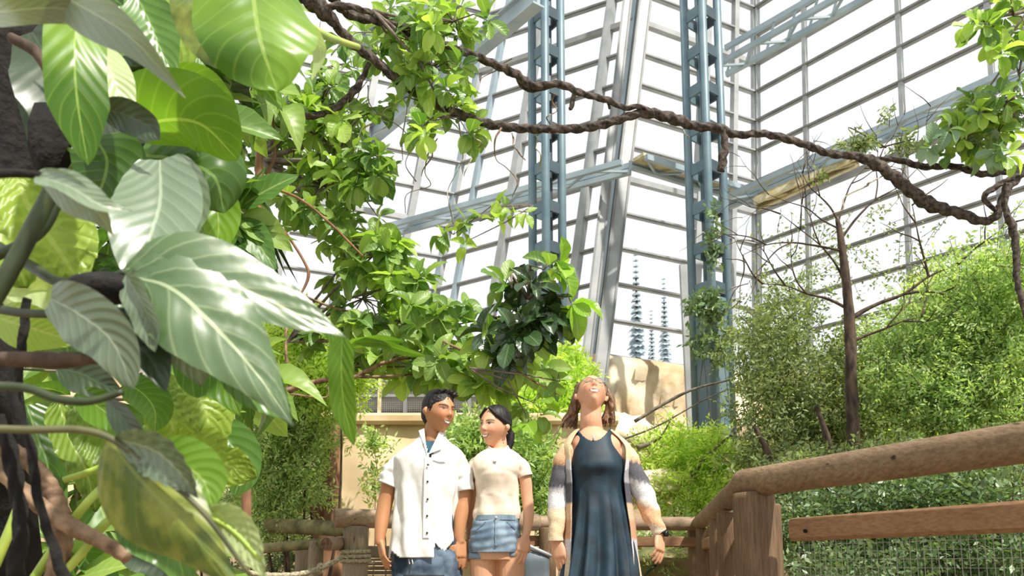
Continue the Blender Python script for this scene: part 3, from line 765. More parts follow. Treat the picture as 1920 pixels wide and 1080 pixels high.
bush('bare_twiggy_tree', 'sparse leaved twiggy treetop before the right glass wall', 'tree', gz(1590, 7.9), [(1620, 450, 150, 110, 7.9, .5, 46), (1500, 480, 120, 100, 7.9, .5, 50), (1700, 520, 110, 70, 7.8, .5, 60)], .05, .45, lm_olive, 28, stems=0, per=6)

# slender dark trunk with bare branches
def branchy(name, label, paths, mat, cat='tree', jit=.25, partname='branch', rings=0):
    c = P(*paths[0][0][:3]); t = thing(name, label, cat, tuple(c))
    for i, p in enumerate(paths):
        V, Fc, uv = pxtube(p, max(8, (34 if rings else 5)*len(p)), ns=8 if not rings else 14, jit=jit, rings=rings, ringn=150); mk('trunk' if i == 0 and partname == 'branch' else partname, (V, Fc), mat, t)
    return t
paths = [[(1604, 900, 6.3, .055), (1598, 760, 6.3, .05), (1594, 640, 6.3, .045), (1590, 560, 6.3, .04), (1578, 460, 6.3, .03), (1570, 410, 6.3, .018)]]
rd = random.Random(5)
def twig(x, y, a, L_, r, depth, Y=6.3):
    pts = [(x, y, Y, r)]; q = (x, y)
    for i in range(4):
        a += rd.uniform(-.35, .35); q = (q[0]+math.cos(a)*L_/4, q[1]-math.sin(a)*L_/4); Y += rd.uniform(-.05, .05)
        pts.append((q[0], q[1], Y, r*(1-.2*(i+1))))
        if depth and i in (1, 2, 3): twig(q[0], q[1], a+rd.choice((-1, 1))*rd.uniform(.4, .9), L_*.6, r*.6, depth-1, Y)
    paths.append(pts)
for x, y, a, L_, r in ((1592, 580, 2.6, 170, .014), (1590, 600, .35, 230, .02), (1578, 470, 2.7, 190, .011), (1576, 450, .9, 200, .011), (1570, 412, 1.9, 110, .009), (1572, 415, 1.1, 150, .009), (1588, 540, 2.2, 190, .011), (1596, 640, .5, 140, .014), (1575, 430, 2.9, 150, .008)):
    twig(x, y, a, L_, r, 2)
branchy('bare_branched_tree', 'dark slender trunk with bare spreading twigs before the right glass wall', paths, m_bark)
branchy('fallen_branch', 'thin bare branches slanting right of the woman over the rock wall', [[(1190, 790, 8.6, .02), (1240, 760, 8.6, .018), (1300, 730, 8.5, .014), (1370, 712, 8.4, .008)], [(1150, 830, 8.7, .012), (1230, 800, 8.6, .01), (1320, 750, 8.5, .007), (1400, 715, 8.4, .004)], [(1195, 840, 8.6, .03), (1235, 822, 8.6, .012), (1262, 780, 8.5, .006)], [(1290, 900, 8.5, .03), (1330, 850, 8.4, .018), (1400, 790, 8.3, .012), (1440, 730, 8.2, .006)]], m_twig, 'branch', partname='branchlet')
branchy('dark_snag', 'pair of dark leaning stems behind the near top rail', [[(1455, 905, 6.8, .03), (1440, 850, 6.8, .028), (1415, 800, 6.8, .02)], [(1560, 850, 6.6, .03), (1545, 800, 6.6, .025), (1530, 760, 6.6, .015)], [(1640, 990, 5.8, .03), (1632, 920, 5.8, .028), (1630, 850, 5.9, .02)], [(1520, 960, 5.8, .05), (1560, 930, 5.8, .04), (1620, 950, 5.8, .035), (1700, 930, 5.8, .02)]], m_bark, 'branch', partname='stem')

# broad leaved trees in the middle distance
F1 = [lm_fig, lm_figb, lm_fig]
rosette_plant('broadleaf_tree', 'broad leaved tree crown filling the upper left beside the reddish stem', 'tree', (486, 300, 5.6), [
    (600, 200, 100, 60, 5.8, .4, 16), (640, 260, 90, 70, 5.6, .4, 20), (560, 260, 80, 80, 5.7, .5, 16), (610, 350, 90, 70, 5.6, .4, 18), (680, 310, 55, 60, 5.4, .3, 9), (640, 430, 50, 60, 5.5, .3, 9), (520, 200, 60, 40, 5.9, .4, 10), (530, 330, 60, 70, 6.2, .3, 12), (470, 260, 50, 80, 6.2, .3, 9), (600, 130, 80, 40, 6.1, .3, 6), (640, 340, 110, 110, 6.4, .2, 18)], .14, F1, seed=31, brr=.02)
rosette_plant('broadleaf_tree', 'leafy crown hanging at the top centre left of the left lattice column', 'tree', (700, 20, 5.0), [
    (850, 40, 75, 55, 5.2, .3, 14), (810, 130, 70, 60, 5.3, .3, 12), (840, 220, 70, 50, 5.2, .3, 11), (700, 60, 80, 60, 5.6, .4, 11), (770, 60, 60, 50, 5.4, .3, 7), (790, 190, 50, 50, 5.5, .3, 5)], .14, F1, seed=32)
rosette_plant('broadleaf_tree', 'lower broad leaved branches spreading above the man from the left', 'tree', (540, 640, 5.6), [
    (700, 480, 80, 45, 5.4, .3, 14), (760, 530, 70, 60, 5.3, .3, 14), (680, 560, 80, 60, 5.5, .4, 13), (740, 620, 110, 50, 5.3, .4, 16), (850, 610, 80, 40, 5.2, .3, 11), (640, 500, 30, 40, 5.5, .3, 4), (620, 640, 50, 60, 5.7, .3, 6)], .135, [lm_fig, lm_figb, lm_figb, lm_fig], seed=33, kind='broad', ratio=.62)
rosette_plant('broadleaf_tree', 'broad leaved spray drooping over the heads of the two walkers', 'tree', (620, 690, 5.4), [
    (880, 680, 90, 40, 5.1, .3, 12), (960, 640, 60, 35, 5.0, .3, 7), (800, 690, 80, 30, 5.2, .3, 8), (880, 720, 50, 25, 5.0, .2, 4), (990, 720, 55, 45, 5.2, .2, 7), (760, 650, 60, 40, 5.3, .2, 5)], .15, [lm_fig, lm_figb, lm_fig, lm_figb, lm_dark], seed=34, kind='broad', ratio=.6, brr=.007)
rosette_plant('glossy_leaf_cluster', 'dark glossy rosette of large leaves hanging before the left column', 'plant', (960, 640, 4.8), [
    (1000, 570, 55, 40, 4.7, .2, 6), (1005, 610, 50, 35, 4.7, .2, 5), (950, 600, 25, 30, 4.7, .1, 2)], .17, [lm_dark, lm_dark, lm_dark], seed=35, kind='obovate', ratio=.5)
rosette_plant('glossy_leaf_cluster', 'bright green upper leaves above the dark glossy rosette', 'plant', (990, 560, 4.7), [
    (1020, 505, 30, 14, 4.6, .1, 2), (960, 540, 30, 10, 4.6, .1, 1), (1055, 560, 20, 30, 4.6, .1, 1)], .18, [lm_fresh, lm_fig], seed=36, kind='obovate', ratio=.55)
rosette_plant('hanging_vine_leaves', 'thin leafy vine strand crossing left of the left column', 'plant', (1000, 385, 6.2), [
    (960, 395, 35, 10, 6.2, .1, 4), (900, 415, 35, 12, 6.2, .1, 3), (850, 440, 35, 8, 6.2, .1, 3), (880, 450, 14, 14, 6.2, .1, 1)], .13, [lm_figb, lm_fig], seed=37, kind='ovate', per=(3, 4), brr=.006)
rosette_plant('broadleaf_tree', 'round leaved pale crown at the upper right edge above the vine', 'tree', (1900, 180, 5.0), [
    (1800, 270, 60, 40, 5.2, .2, 12), (1870, 250, 60, 50, 5.2, .2, 13), (1840, 210, 50, 30, 5.1, .2, 8), (1900, 190, 40, 40, 5.0, .2, 6), (1790, 250, 30, 20, 5.1, .2, 4)], .12, [lm_figb, lm_fig, leaf_mat('bluish_leaf', G('93ab8e'), G('6f8f70'), G('b5c7a6'), .4, .3, 7)], seed=38, ratio=.6)
rosette_plant('broadleaf_tree', 'round leaved spray in the top right corner', 'tree', (1930, 20, 5.0), [
    (1850, 50, 40, 35, 5.0, .2, 7), (1900, 30, 40, 40, 5.0, .2, 7), (1880, 90, 40, 20, 5.0, .2, 3), (1850, 170, 20, 10, 5.0, .2, 0), (1910, 140, 20, 50, 5.0, .1, 3)], .13, [lm_figb, lm_fig], seed=39, ratio=.62)
rosette_plant('leafy_thicket', 'deep green thicket behind the big foreground leaves', 'plant', (200, 1150, 3.6), [
    (120, 150, 200, 200, 3.9, .5, 14), (350, 250, 110, 140, 4.0, .4, 12), (120, 450, 220, 200, 3.9, .5, 14), (400, 420, 60, 120, 4.2, .4, 6), (200, 750, 240, 160, 3.6, .4, 12), (400, 690, 90, 100, 4.0, .4, 6), (150, 980, 200, 150, 3.2, .4, 10), (380, 120, 90, 120, 4.4, .3, 8), (480, 120, 90, 130, 4.6, .3, 8)], .30, [lm_fig, lf_mid, lm_dark], seed=40, ratio=.5, kind='ovate', brr=.02, limit=290)
rosette_plant('round_leaf_branch', 'few round hanging leaves on a thin branch right of the young woman', 'plant', (880, 690, 4.6), [
    (1000, 755, 30, 30, 4.8, .1, 2), (1050, 715, 16, 10, 4.8, .1, 1), (985, 775, 20, 25, 4.8, .1, 1)], .13, [lm_fig, lm_fresh], seed=41, kind='broad', per=(3, 4), ratio=.75, brr=.007)

# palm fan behind the reddish stem
pc = P(500, 430, 6.8); pf = thing('fan_palm', 'dark fan palm frond behind the reddish stem', 'palm', tuple(pc)); mb = []
for i in range(26):
    a = R(95+i*8.2); d = Vector((math.cos(a), -.1+random.uniform(-.1, .1), math.sin(a)*.9)); L_ = random.uniform(.42, .6)
    ob('leaflet', leaf_mesh('lance', lm_palm, i % 3), pf, frame(pc, d, (0, -1, .3), L_, .035))
mk('leaf_stalk', pxtube([(500, 430, 6.8, .012), (520, 520, 6.9, .014), (530, 640, 7, .016)], 12, ns=6)[:2], lm_palm, pf)

# ---------------------------------------------------------------- climbing stems and thick vines
def vine(name, label, paths, mat, cat='vine', lob=.2, tw=62, ns=14, jit=.3, part='strand', group=None):
    c = P(*paths[0][0][:3]); t = thing(name, label, cat, tuple(c), group)
    for p in paths:
        n = 14*len(p); p = [(x[0], x[1], x[2], x[3]*.82) for x in p] if name == 'thick_vine' else p
        V, Fc, uv = pxtube(p, n, ns=ns, lobes=3, lobamp=lob, twist=tw, jit=jit); mk(part, (V, Fc), mat, t)
    return t
Yv = 5.3
def px_(*a): return [(x, y, Yv+dy, r) for x, y, dy, r in a]
vm = px_((572, -20, -.5, .034), (610, 25, -.4, .036), (660, 80, -.3, .034), (700, 110, -.2, .034), (745, 150, -.1, .036), (800, 185, 0, .036), (860, 214, 0, .037), (930, 235, 0, .034), (1010, 242, 0, .034), (1090, 240, 0, .035), (1150, 228, 0, .035), (1205, 212, 0, .036), (1260, 222, 0, .044), (1300, 236, 0, .036), (1345, 240, 0, .036), (1380, 252, 0, .030), (1440, 252, 0, .028), (1500, 268, 0, .03), (1560, 290, .1, .026), (1600, 292, .1, .034), (1650, 312, .1, .044), (1700, 352, .1, .048), (1745, 385, .1, .05), (1800, 400, .1, .04), (1840, 415, .1, .032), (1868, 405, .1, .034), (1880, 375, .1, .036), (1895, 345, .1, .04), (1925, 318, .1, .045), (1960, 300, .1, .05))
v2 = px_((600, -30, -.3, .026), (645, 18, -.3, .026), (700, 38, -.2, .028), (760, 60, -.1, .03), (830, 85, -.1, .032), (890, 105, 0, .034), (930, 122, 0, .03), (965, 138, 0, .034), (1000, 160, -.02, .03), (1050, 158, -.02, .03), (1090, 175, -.03, .026), (1140, 188, -.03, .026), (1170, 202, -.03, .022), (1200, 200, -.03, .02), (1225, 212, -.03, .02))
v3 = px_((965, 135, .05, .024), (985, 165, .05, .024), (1010, 168, .05, .018), (1040, 160, .05, .014))
vine('thick_vine', 'thick rope like vine sweeping across the whole view to the right edge', [vm, v2, v3], m_barkvine)
vine('thick_vine', 'dark vine stub hanging from the long vine in front of the right column', [px_((1357, 246, 0, .025), (1360, 275, 0, .03), (1355, 300, 0, .034), (1352, 320, 0, .03))], m_barkvine)
vine('thick_vine', 'small broken vine stub under the left part of the long vine', [px_((1076, 172, -.02, .015), (1074, 190, 0, .02), (1069, 205, 0, .016)), px_((1140, 190, 0, .012), (1143, 204, 0, .010))], m_barkvine)
vine('thick_vine', 'upper right vine loop joining the long vine at the right edge', [px_((1556, 282, .2, .012), (1610, 296, .2, .014), (1680, 300, .2, .022), (1730, 312, .2, .028), (1790, 312, .2, .026), (1840, 326, .2, .026), (1880, 322, .2, .03), (1930, 312, .2, .034)), px_((1868, 395, .1, .02), (1845, 372, .1, .02), (1868, 350, .1, .024), (1900, 335, .1, .03))], m_barkvine)
vine('thick_vine', 'dark vine hanging down along the right edge', [px_((1888, 345, 0, .028), (1885, 390, 0, .024), (1900, 430, 0, .03), (1906, 480, 0, .026), (1908, 530, 0, .022), (1925, 600, 0, .02), (1940, 680, 0, .02))], m_barkvine)
vine('thick_vine', 'looped vine in the upper left hanging between two leaf crowns', [px_((506, 160, -.1, .018), (522, 190, -.1, .026), (545, 210, -.1, .022), (585, 218, -.1, .024), (625, 205, -.1, .028), (660, 175, -.1, .03), (680, 145, -.1, .024), (692, 118, -.1, .018)), px_((738, 92, 0, .012), (745, 118, 0, .014), (762, 132, 0, .012), (800, 130, 0, .014), (830, 112, 0, .014), (860, 98, 0, .012))], m_barkvine)
v = vine('root_tangle', 'knotted brown mass of stems at the top left above the bright leaf', [px_((560, -20, -.6, .06), (600, 15, -.5, .055), (630, 45, -.4, .03)), px_((620, -10, -.5, .03), (660, 30, -.3, .024), (760, 50, -.2, .018), (830, 90, -.1, .016)), px_((590, 20, -.5, .022), (640, 10, -.5, .02), (700, 25, -.4, .016))], m_barkvine, 'vine')
t = thing('aerial_roots', 'thin pale aerial roots and tendrils dangling under the long vine', 'roots', tuple(P(740, 20, 5.2)))
rd = random.Random(9)
for (x0_, y0_, x1_, y1_, sg) in ((720, -10, 790, 65, 10), (700, 60, 850, 80, 25), (690, 150, 640, 230, 30), (660, 180, 610, 270, 40), (615, 260, 670, 330, 30), (690, 160, 780, 340, 30), (750, 130, 755, 300, 20), (820, 100, 890, 200, 20), (840, 110, 835, 190, 10), (830, 100, 880, 160, 10), (960, 250, 985, 300, 14), (1040, 175, 1030, 250, 10), (800, 240, 790, 330, 20), (860, 230, 850, 420, 25), (900, 240, 870, 330, 30), (940, 240, 960, 370, 30), (1000, 245, 1010, 320, 10), (1280, 235, 1290, 260, 6), (1655, 330, 1560, 400, 30), (700, 230, 640, 320, 30), (740, 200, 700, 250, 30), (820, 260, 760, 400, 40), (960, 110, 900, 150, 10)):
    pts = []
    for i in range(6):
        f_ = i/5; pts.append((x0_+(x1_-x0_)*f_+rd.uniform(-sg, sg)*math.sin(math.pi*f_), y0_+(y1_-y0_)*f_+rd.uniform(-sg, sg)*.4*math.sin(math.pi*f_), Yv+rd.uniform(-.1, .15), rd.choice((.004, .006, .008))*(1-.4*f_)))
    mk('root', pxtube(pts, 26, ns=6)[:2], rd.choice((m_aerial, m_twig, m_barktan)), t)
branchy('slim_trunk', 'tall reddish slim stem rising at left beside the big leaves', [[(462, 1060, 5.2, .034), (462, 860, 5.2, .032), (468, 660, 5.2, .03), (474, 560, 5.2, .03), (478, 450, 5.2, .033), (484, 350, 5.2, .028), (488, 250, 5.2, .024), (488, 160, 5.2, .02), (500, 60, 5.2, .018), (520, -20, 5.2, .016)], [(488, 400, 5.25, .016), (500, 330, 5.25, .014), (515, 290, 5.25, .012), (510, 200, 5.25, .008)], [(488, 345, 5.1, .01), (560, 372, 5.1, .009), (620, 420, 5.1, .008), (680, 480, 5.1, .006)], [(480, 385, 5.1, .01), (530, 430, 5.1, .01), (570, 490, 5.1, .009), (578, 520, 5.1, .011), (560, 560, 5.1, .006)]], m_barkred)
branchy('low_branch', 'brown forked branch crossing below the broad leaves left of the man', [[(530, 735, 5.2, .022), (575, 720, 5.2, .02), (615, 712, 5.2, .018), (665, 706, 5.2, .016), (715, 682, 5.2, .014), (770, 668, 5.2, .011)], [(660, 706, 5.2, .012), (720, 706, 5.2, .01), (800, 700, 5.2, .007)], [(545, 728, 5.2, .012), (536, 660, 5.2, .010), (538, 600, 5.3, .008)], [(560, 550, 5.3, .010), (620, 575, 5.3, .008), (700, 595, 5.3, .006)], [(540, 738, 5.2, .007), (610, 745, 5.2, .006), (615, 720, 5.2, .005)], [(830, 640, 4.9, .008), (880, 660, 4.9, .012), (905, 640, 4.8, .010), (940, 615, 4.7, .008)], [(870, 655, 4.9, .008), (940, 680, 4.8, .007), (1010, 720, 4.8, .005), (1050, 742, 4.8, .003)]], m_barktan, 'branch', partname='branchlet')

# ---------------------------------------------------------------- foreground plant: big leaves one by one
def big_leaf(parent, spine, width, kind, mat, roll=0, fold=.3, curl=.0, wave=.03, nv=26, nu=10, ribs=.0, nlat=8, asym=0, name='leaf', label=None, lobes=0):
    """spine: (px, py, depth) base to tip; width in pixels at the leaf's own distance; roll turns the blade about its spine"""
    q = spline(spine, nv+1); pts = [P(*x[:3]) for x in q]; V = []; UV = []; Fc = []
    Wm = width*spine[len(spine)//2][2]/F*.5; ph = random.random()*6
    for i, p in enumerate(pts):
        v = i/nv; tg = (pts[min(i+1, nv)]-pts[max(i-1, 0)]).normalized()
        vw = (p-Vector((0, 0, CAMZ))).normalized(); s = tg.cross(-vw).normalized(); nrm = s.cross(tg).normalized()
        if nrm.dot(-vw) < 0: nrm = -nrm
        qd = Quaternion(tg, R(roll)); s = qd @ s; nrm = qd @ nrm
        w_ = Wm*max(.01, PROF[kind](v))
        if lobes: w_ *= 1-.28*max(0, math.cos(v*lobes*6.283))**3
        for k in range(nu+1):
            u = k/nu*2-1; au = abs(u); ww = w_*(1+asym*(1 if u > 0 else -1))
            back = (au**1.6)*ww*.35 if kind in ('heart', 'arrow') else 0
            h = fold*au*ww-curl*au*au*ww*1.4+wave*Wm*math.sin(v*15+ph+u*2)*au
            if ribs: h += ribs*Wm*.1*math.cos((v-au*.27)*nlat*6.283)*min(1, au*3)
            V.append(p+s*(u*ww)*math.cos(fold*.8)+nrm*h-tg*back); UV.append((k/nu, v))
    for i in range(nv):
        for k in range(nu): a = i*(nu+1)+k; Fc.append((a, a+1, a+nu+2, a+nu+1))
    o = mk(name, (V, Fc), mat, parent, uv=UV)
    if label: o['label'] = label
    return o
def stalk(parent, pts, mat=None, name='stem'):
    V, Fc, uv = pxtube(pts, 7*len(pts), ns=10, jit=.06); return mk(name, (V, Fc), mat or m_stem, parent)
random.seed(77); m_stemmid = matte('brown_green_stem', G('6b6a45'), G('3f4429'), 12, .5)
# 1: the arrow leaved climber whose lit leaf points at the walkers
a = thing('arrow_leaf_plant', 'big leaved climber whose shiny split leaf points at the walkers', 'plant', tuple(P(60, 540, 1.25)))
big_leaf(a, [(232, 505, 1.15), (330, 500, 1.15), (440, 535, 1.17), (560, 590, 1.2), (652, 634, 1.22)], 150, 'lance', lf_hero, roll=-27, fold=.16, curl=.1, ribs=.25, nlat=7, asym=-.1, label='long pale lobe pointing right')
big_leaf(a, [(232, 515, 1.15), (320, 540, 1.14), (400, 610, 1.14), (480, 700, 1.16), (550, 800, 1.18)], 205, 'lance', lf_hero, roll=-19, fold=.2, curl=.2, ribs=.35, nlat=8, label='lower shiny lobe with pale ribs')
big_leaf(a, [(236, 515, 1.13), (262, 560, 1.12), (284, 610, 1.12), (292, 660, 1.12)], 66, 'strap', lf_gloss, roll=40, fold=.4)
big_leaf(a, [(262, 560, 1.16), (320, 610, 1.17), (360, 660, 1.18), (378, 725, 1.2)], 130, 'ovate', lf_gloss, roll=8, fold=.2, ribs=.4)
big_leaf(a, [(420, 660, 1.2), (455, 700, 1.22), (500, 745, 1.24), (548, 790, 1.25)], 110, 'ovate', lf_mid, roll=-20, fold=.3, ribs=.4)
stalk(a, [(-20, 452, 1.3, .009), (60, 500, 1.25, .009), (110, 528, 1.2, .008), (180, 530, 1.17, .007), (235, 510, 1.15, .006)], m_stemdk)
stalk(a, [(-30, 575, 1.3, .008), (60, 588, 1.25, .007), (150, 580, 1.2, .006), (232, 520, 1.16, .005)], m_stemdk)
mk('knot', pxtube([(130, 548, 1.16, .012), (160, 536, 1.15, .022), (205, 540, 1.15, .024), (240, 545, 1.15, .018), (258, 560, 1.15, .008)], 30, ns=12, jit=.8)[:2], m_black, a)
big_leaf(a, [(300, 300, 1.35), (300, 380, 1.3), (280, 450, 1.25), (262, 540, 1.22)], 175, 'broad', lf_gloss, roll=16, fold=.2, ribs=.15, wave=.03)
big_leaf(a, [(330, 290, 1.4), (350, 370, 1.38), (340, 430, 1.36), (310, 500, 1.34)], 110, 'ovate', lf_gloss, roll=26, fold=.25, ribs=.4)
# 2: hanging heart leaf at top
b = thing('heart_leaf_plant', 'bright hanging heart shaped leaf with its stalk at the top of the view', 'plant', tuple(P(590, 55, 1.5)))
big_leaf(b, [(470, -70, 1.45), (478, 20, 1.4), (492, 90, 1.38), (520, 172, 1.4)], 250, 'broad', lf_bright, roll=-8, fold=.12, curl=.2, wave=.05, label='large bright yellow green leaf')
big_leaf(b, [(400, -60, 1.55), (392, 0, 1.5), (400, 60, 1.5), (430, 130, 1.5)], 150, 'broad', lf_olive, roll=24, fold=.25)
big_leaf(b, [(575, 40, 1.6), (596, 80, 1.6), (600, 110, 1.6), (585, 150, 1.6)], 46, 'ovate', lf_pale, roll=50, fold=.1)
stalk(b, [(672, 88, 1.9, .007), (640, 78, 1.8, .008), (600, 62, 1.65, .009), (560, 30, 1.5, .008), (500, -50, 1.45, .007)], m_stemyel)
# 3: round bright leaf behind
c_ = thing('round_leaf_plant', 'broad round bright leaves curving behind the dark stem at left', 'plant', tuple(P(250, 240, 1.7)))
big_leaf(c_, [(240, 250, 1.6), (310, 225, 1.55), (380, 235, 1.55), (446, 300, 1.6)], 190, 'broad', lf_bright, roll=30, fold=.15, curl=.3)
big_leaf(c_, [(262, 290, 1.7), (330, 300, 1.66), (400, 330, 1.66), (420, 400, 1.7)], 200, 'broad', lf_mid, roll=-24, fold=.15, curl=.3)
big_leaf(c_, [(300, 180, 1.8), (360, 170, 1.8), (410, 200, 1.8), (450, 250, 1.8)], 110, 'ovate', lf_bright, roll=10, fold=.2)
big_leaf(c_, [(345, 360, 1.8), (400, 380, 1.8), (410, 430, 1.8), (400, 480, 1.8)], 90, 'ovate', lf_bright, roll=-10, fold=.2)
big_leaf(c_, [(150, 200, 1.7), (190, 220, 1.6), (230, 240, 1.55), (290, 262, 1.5)], 90, 'ovate', lf_gloss, roll=20)
stalk(c_, [(120, 320, 1.8, .008), (190, 280, 1.75, .008), (250, 262, 1.7, .007)], m_stem)
# 4: upper left drooping leaves
d_ = thing('drooping_leaf_plant', 'drooping long grey green leaves in the top left corner', 'plant', tuple(P(60, 0, 1.2)))
big_leaf(d_, [(60, -30, 1.15), (150, 10, 1.05), (250, 75, 1.02), (348, 184, 1.05)], 105, 'lance', lf_gloss, roll=24, fold=.25, label='grey green shiny pointed leaf')
big_leaf(d_, [(-60, 30, 1.2), (20, 20, 1.1), (110, 15, 1.08), (200, 30, 1.08)], 60, 'strap', lf_gloss, roll=30, fold=.2)
big_leaf(d_, [(150, -20, 1.3), (140, 90, 1.25), (145, 190, 1.25), (165, 310, 1.28)], 118, 'strap', lf_bright, roll=-12, fold=.12, label='bright strap shaped leaf hanging down')
big_leaf(d_, [(190, 80, 1.45), (205, 130, 1.42), (225, 180, 1.42), (248, 240, 1.42)], 80, 'ovate', lf_pale, roll=-20, fold=.2)
big_leaf(d_, [(60, 60, 1.6), (100, 130, 1.6), (110, 220, 1.6), (90, 340, 1.6)], 160, 'broad', lf_dark, roll=14)
big_leaf(d_, [(250, -20, 1.7), (280, 40, 1.7), (300, 90, 1.7), (330, 150, 1.7)], 110, 'ovate', lf_mid, roll=-14)
big_leaf(d_, [(330, -30, 1.9), (340, 30, 1.9), (330, 90, 1.9), (300, 150, 1.9)], 130, 'ovate', lf_yel, roll=14, ribs=.5)
big_leaf(d_, [(230, 10, 1.5), (200, -10, 1.5), (150, -20, 1.5), (90, -20, 1.5)], 90, 'ovate', lf_mid, roll=14)
big_leaf(d_, [(180, 260, 1.5), (200, 300, 1.5), (190, 350, 1.5), (160, 400, 1.5)], 150, 'broad', lf_mid, roll=-14)
big_leaf(d_, [(195, 205, 1.3), (235, 215, 1.3), (275, 235, 1.3), (300, 262, 1.3)], 70, 'broad', lf_dark, roll=12)
stalk(d_, [(-20, 34, 1.2, .006), (40, 34, 1.2, .006), (80, 35, 1.2, .005)], m_stemyel)
stalk(d_, [(20, 70, 1.5, .01), (70, 100, 1.5, .012), (100, 160, 1.5, .01), (105, 240, 1.5, .01)], m_bark)
# 5: folded grey leaf and lit ribbed leaves at left edge
e_ = thing('ribbed_leaf_plant', 'yellow green ribbed leaves at the left edge with one folded grey leaf', 'plant', tuple(P(20, 330, 1.3)))
big_leaf(e_, [(70, 330, 1.0), (130, 350, .98), (190, 385, .98), (248, 396, 1.0)], 80, 'lance', lf_gloss, roll=-40, fold=.5, asym=.2, label='folded grey green leaf')
big_leaf(e_, [(70, 328, 1.02), (130, 360, 1.0), (180, 395, 1.0), (215, 445, 1.02)], 84, 'lance', lf_gloss, roll=34, fold=.2)
big_leaf(e_, [(30, 330, 1.4), (60, 400, 1.4), (110, 470, 1.4), (150, 530, 1.4)], 190, 'broad', lf_yel, roll=-14, fold=.2, ribs=1)
big_leaf(e_, [(-60, 340, 1.5), (-20, 400, 1.5), (20, 470, 1.5), (50, 540, 1.5)], 160, 'broad', lf_yel, roll=10, fold=.2, ribs=1)
big_leaf(e_, [(-20, 470, 1.6), (40, 500, 1.6), (90, 540, 1.6), (150, 600, 1.6)], 130, 'broad', lf_pale, roll=10, fold=.1)
stalk(e_, [(-40, 330, 1.0, .006), (20, 325, 1.0, .006), (75, 328, 1.0, .005)], m_black)
stalk(e_, [(110, 330, 1.2, .012), (60, 430, 1.2, .014), (0, 540, 1.2, .014), (-40, 600, 1.2, .014)], m_stemdk, 'thick_stem')
stalk(e_, [(110, 375, 1.25, .009), (70, 440, 1.25, .009), (-30, 490, 1.25, .009)], m_stemdk)
# 6: dark leaf and the pale leaf left of the arrow leaf
f_ = thing('dark_leaf_plant', 'dark drooping leaves and a thick brown stalk at mid left', 'plant', tuple(P(20, 640, 1.2)))
big_leaf(f_, [(95, 560, 1.1), (150, 590, 1.08), (210, 640, 1.08), (250, 730, 1.1)], 120, 'broad', lf_gloss, roll=18, fold=.15)
big_leaf(f_, [(170, 600, 1.15), (230, 630, 1.15), (280, 670, 1.15), (312, 735, 1.15)], 110, 'ovate', lf_dark, roll=-10)
big_leaf(f_, [(-20, 590, 1.5), (40, 610, 1.45), (90, 625, 1.45), (150, 645, 1.45)], 90, 'ovate', lf_yel, roll=0, fold=.1)
big_leaf(f_, [(-20, 545, 1.6), (40, 550, 1.6), (90, 545, 1.6), (150, 560, 1.6)], 60, 'ovate', lf_pale, roll=0)
stalk(f_, [(-30, 672, 1.1, .008), (40, 674, 1.1, .011), (110, 676, 1.1, .012), (180, 672, 1.1, .008), (240, 676, 1.1, .006)], m_bark, 'thick_stem')
stalk(f_, [(-30, 722, 1.0, .005), (50, 728, 1.0, .006), (110, 748, 1.0, .006), (170, 752, 1.0, .005), (230, 735, 1.0, .004)], m_stemdk)
big_leaf(f_, [(105, 690, 1.6), (150, 700, 1.6), (190, 720, 1.6), (230, 735, 1.6)], 80, 'ovate', lf_dark)
# 7: lower leaf with long rib
g_ = thing('long_ribbed_plant', 'large olive leaf with long pale rib sweeping to the bottom left', 'plant', tuple(P(0, 805, 1.0)))
stalk(g_, [(-30, 803, 1.0, .005), (60, 806, 1.0, .005), (150, 806, 1.0, .005), (215, 826, 1.0, .0045), (300, 890, 1.0, .004), (380, 960, 1.0, .0035), (470, 1080, 1.02, .0025)], m_stemmid, 'midrib')
big_leaf(g_, [(200, 820, 1.01), (265, 900, 1.01), (350, 990, 1.01), (455, 1110, 1.02)], 190, 'lance', lf_olive, roll=18, fold=-.1, asym=.25, curl=.25, label='olive spotted half of blade')
big_leaf(g_, [(215, 822, 1.0), (290, 845, .99), (340, 890, .99), (372, 935, 1.0)], 96, 'lance', lf_gloss, roll=30, fold=.4, ribs=.9, label='dark shiny folded edge')
big_leaf(g_, [(200, 745, 1.05), (235, 790, 1.04), (270, 830, 1.03), (300, 870, 1.02)], 55, 'lance', lf_dark, roll=30)
big_leaf(g_, [(290, 860, 1.1), (340, 870, 1.1), (380, 900, 1.1), (398, 950, 1.1)], 110, 'broad', lf_bright, roll=-10, fold=.2)
big_leaf(g_, [(380, 960, 1.05), (430, 985, 1.05), (470, 1030, 1.05), (500, 1090, 1.05)], 90, 'lance', lf_pale, roll=20, ribs=.8, label='pale striped leaf')
big_leaf(g_, [(220, 960, 1.3), (280, 990, 1.3), (330, 1040, 1.3), (350, 1110, 1.3)], 120, 'ovate', lf_mid, roll=-10)
stalk(g_, [(370, 958, 1.05, .004), (430, 990, 1.05, .004), (490, 1050, 1.05, .003)], m_stemyel)
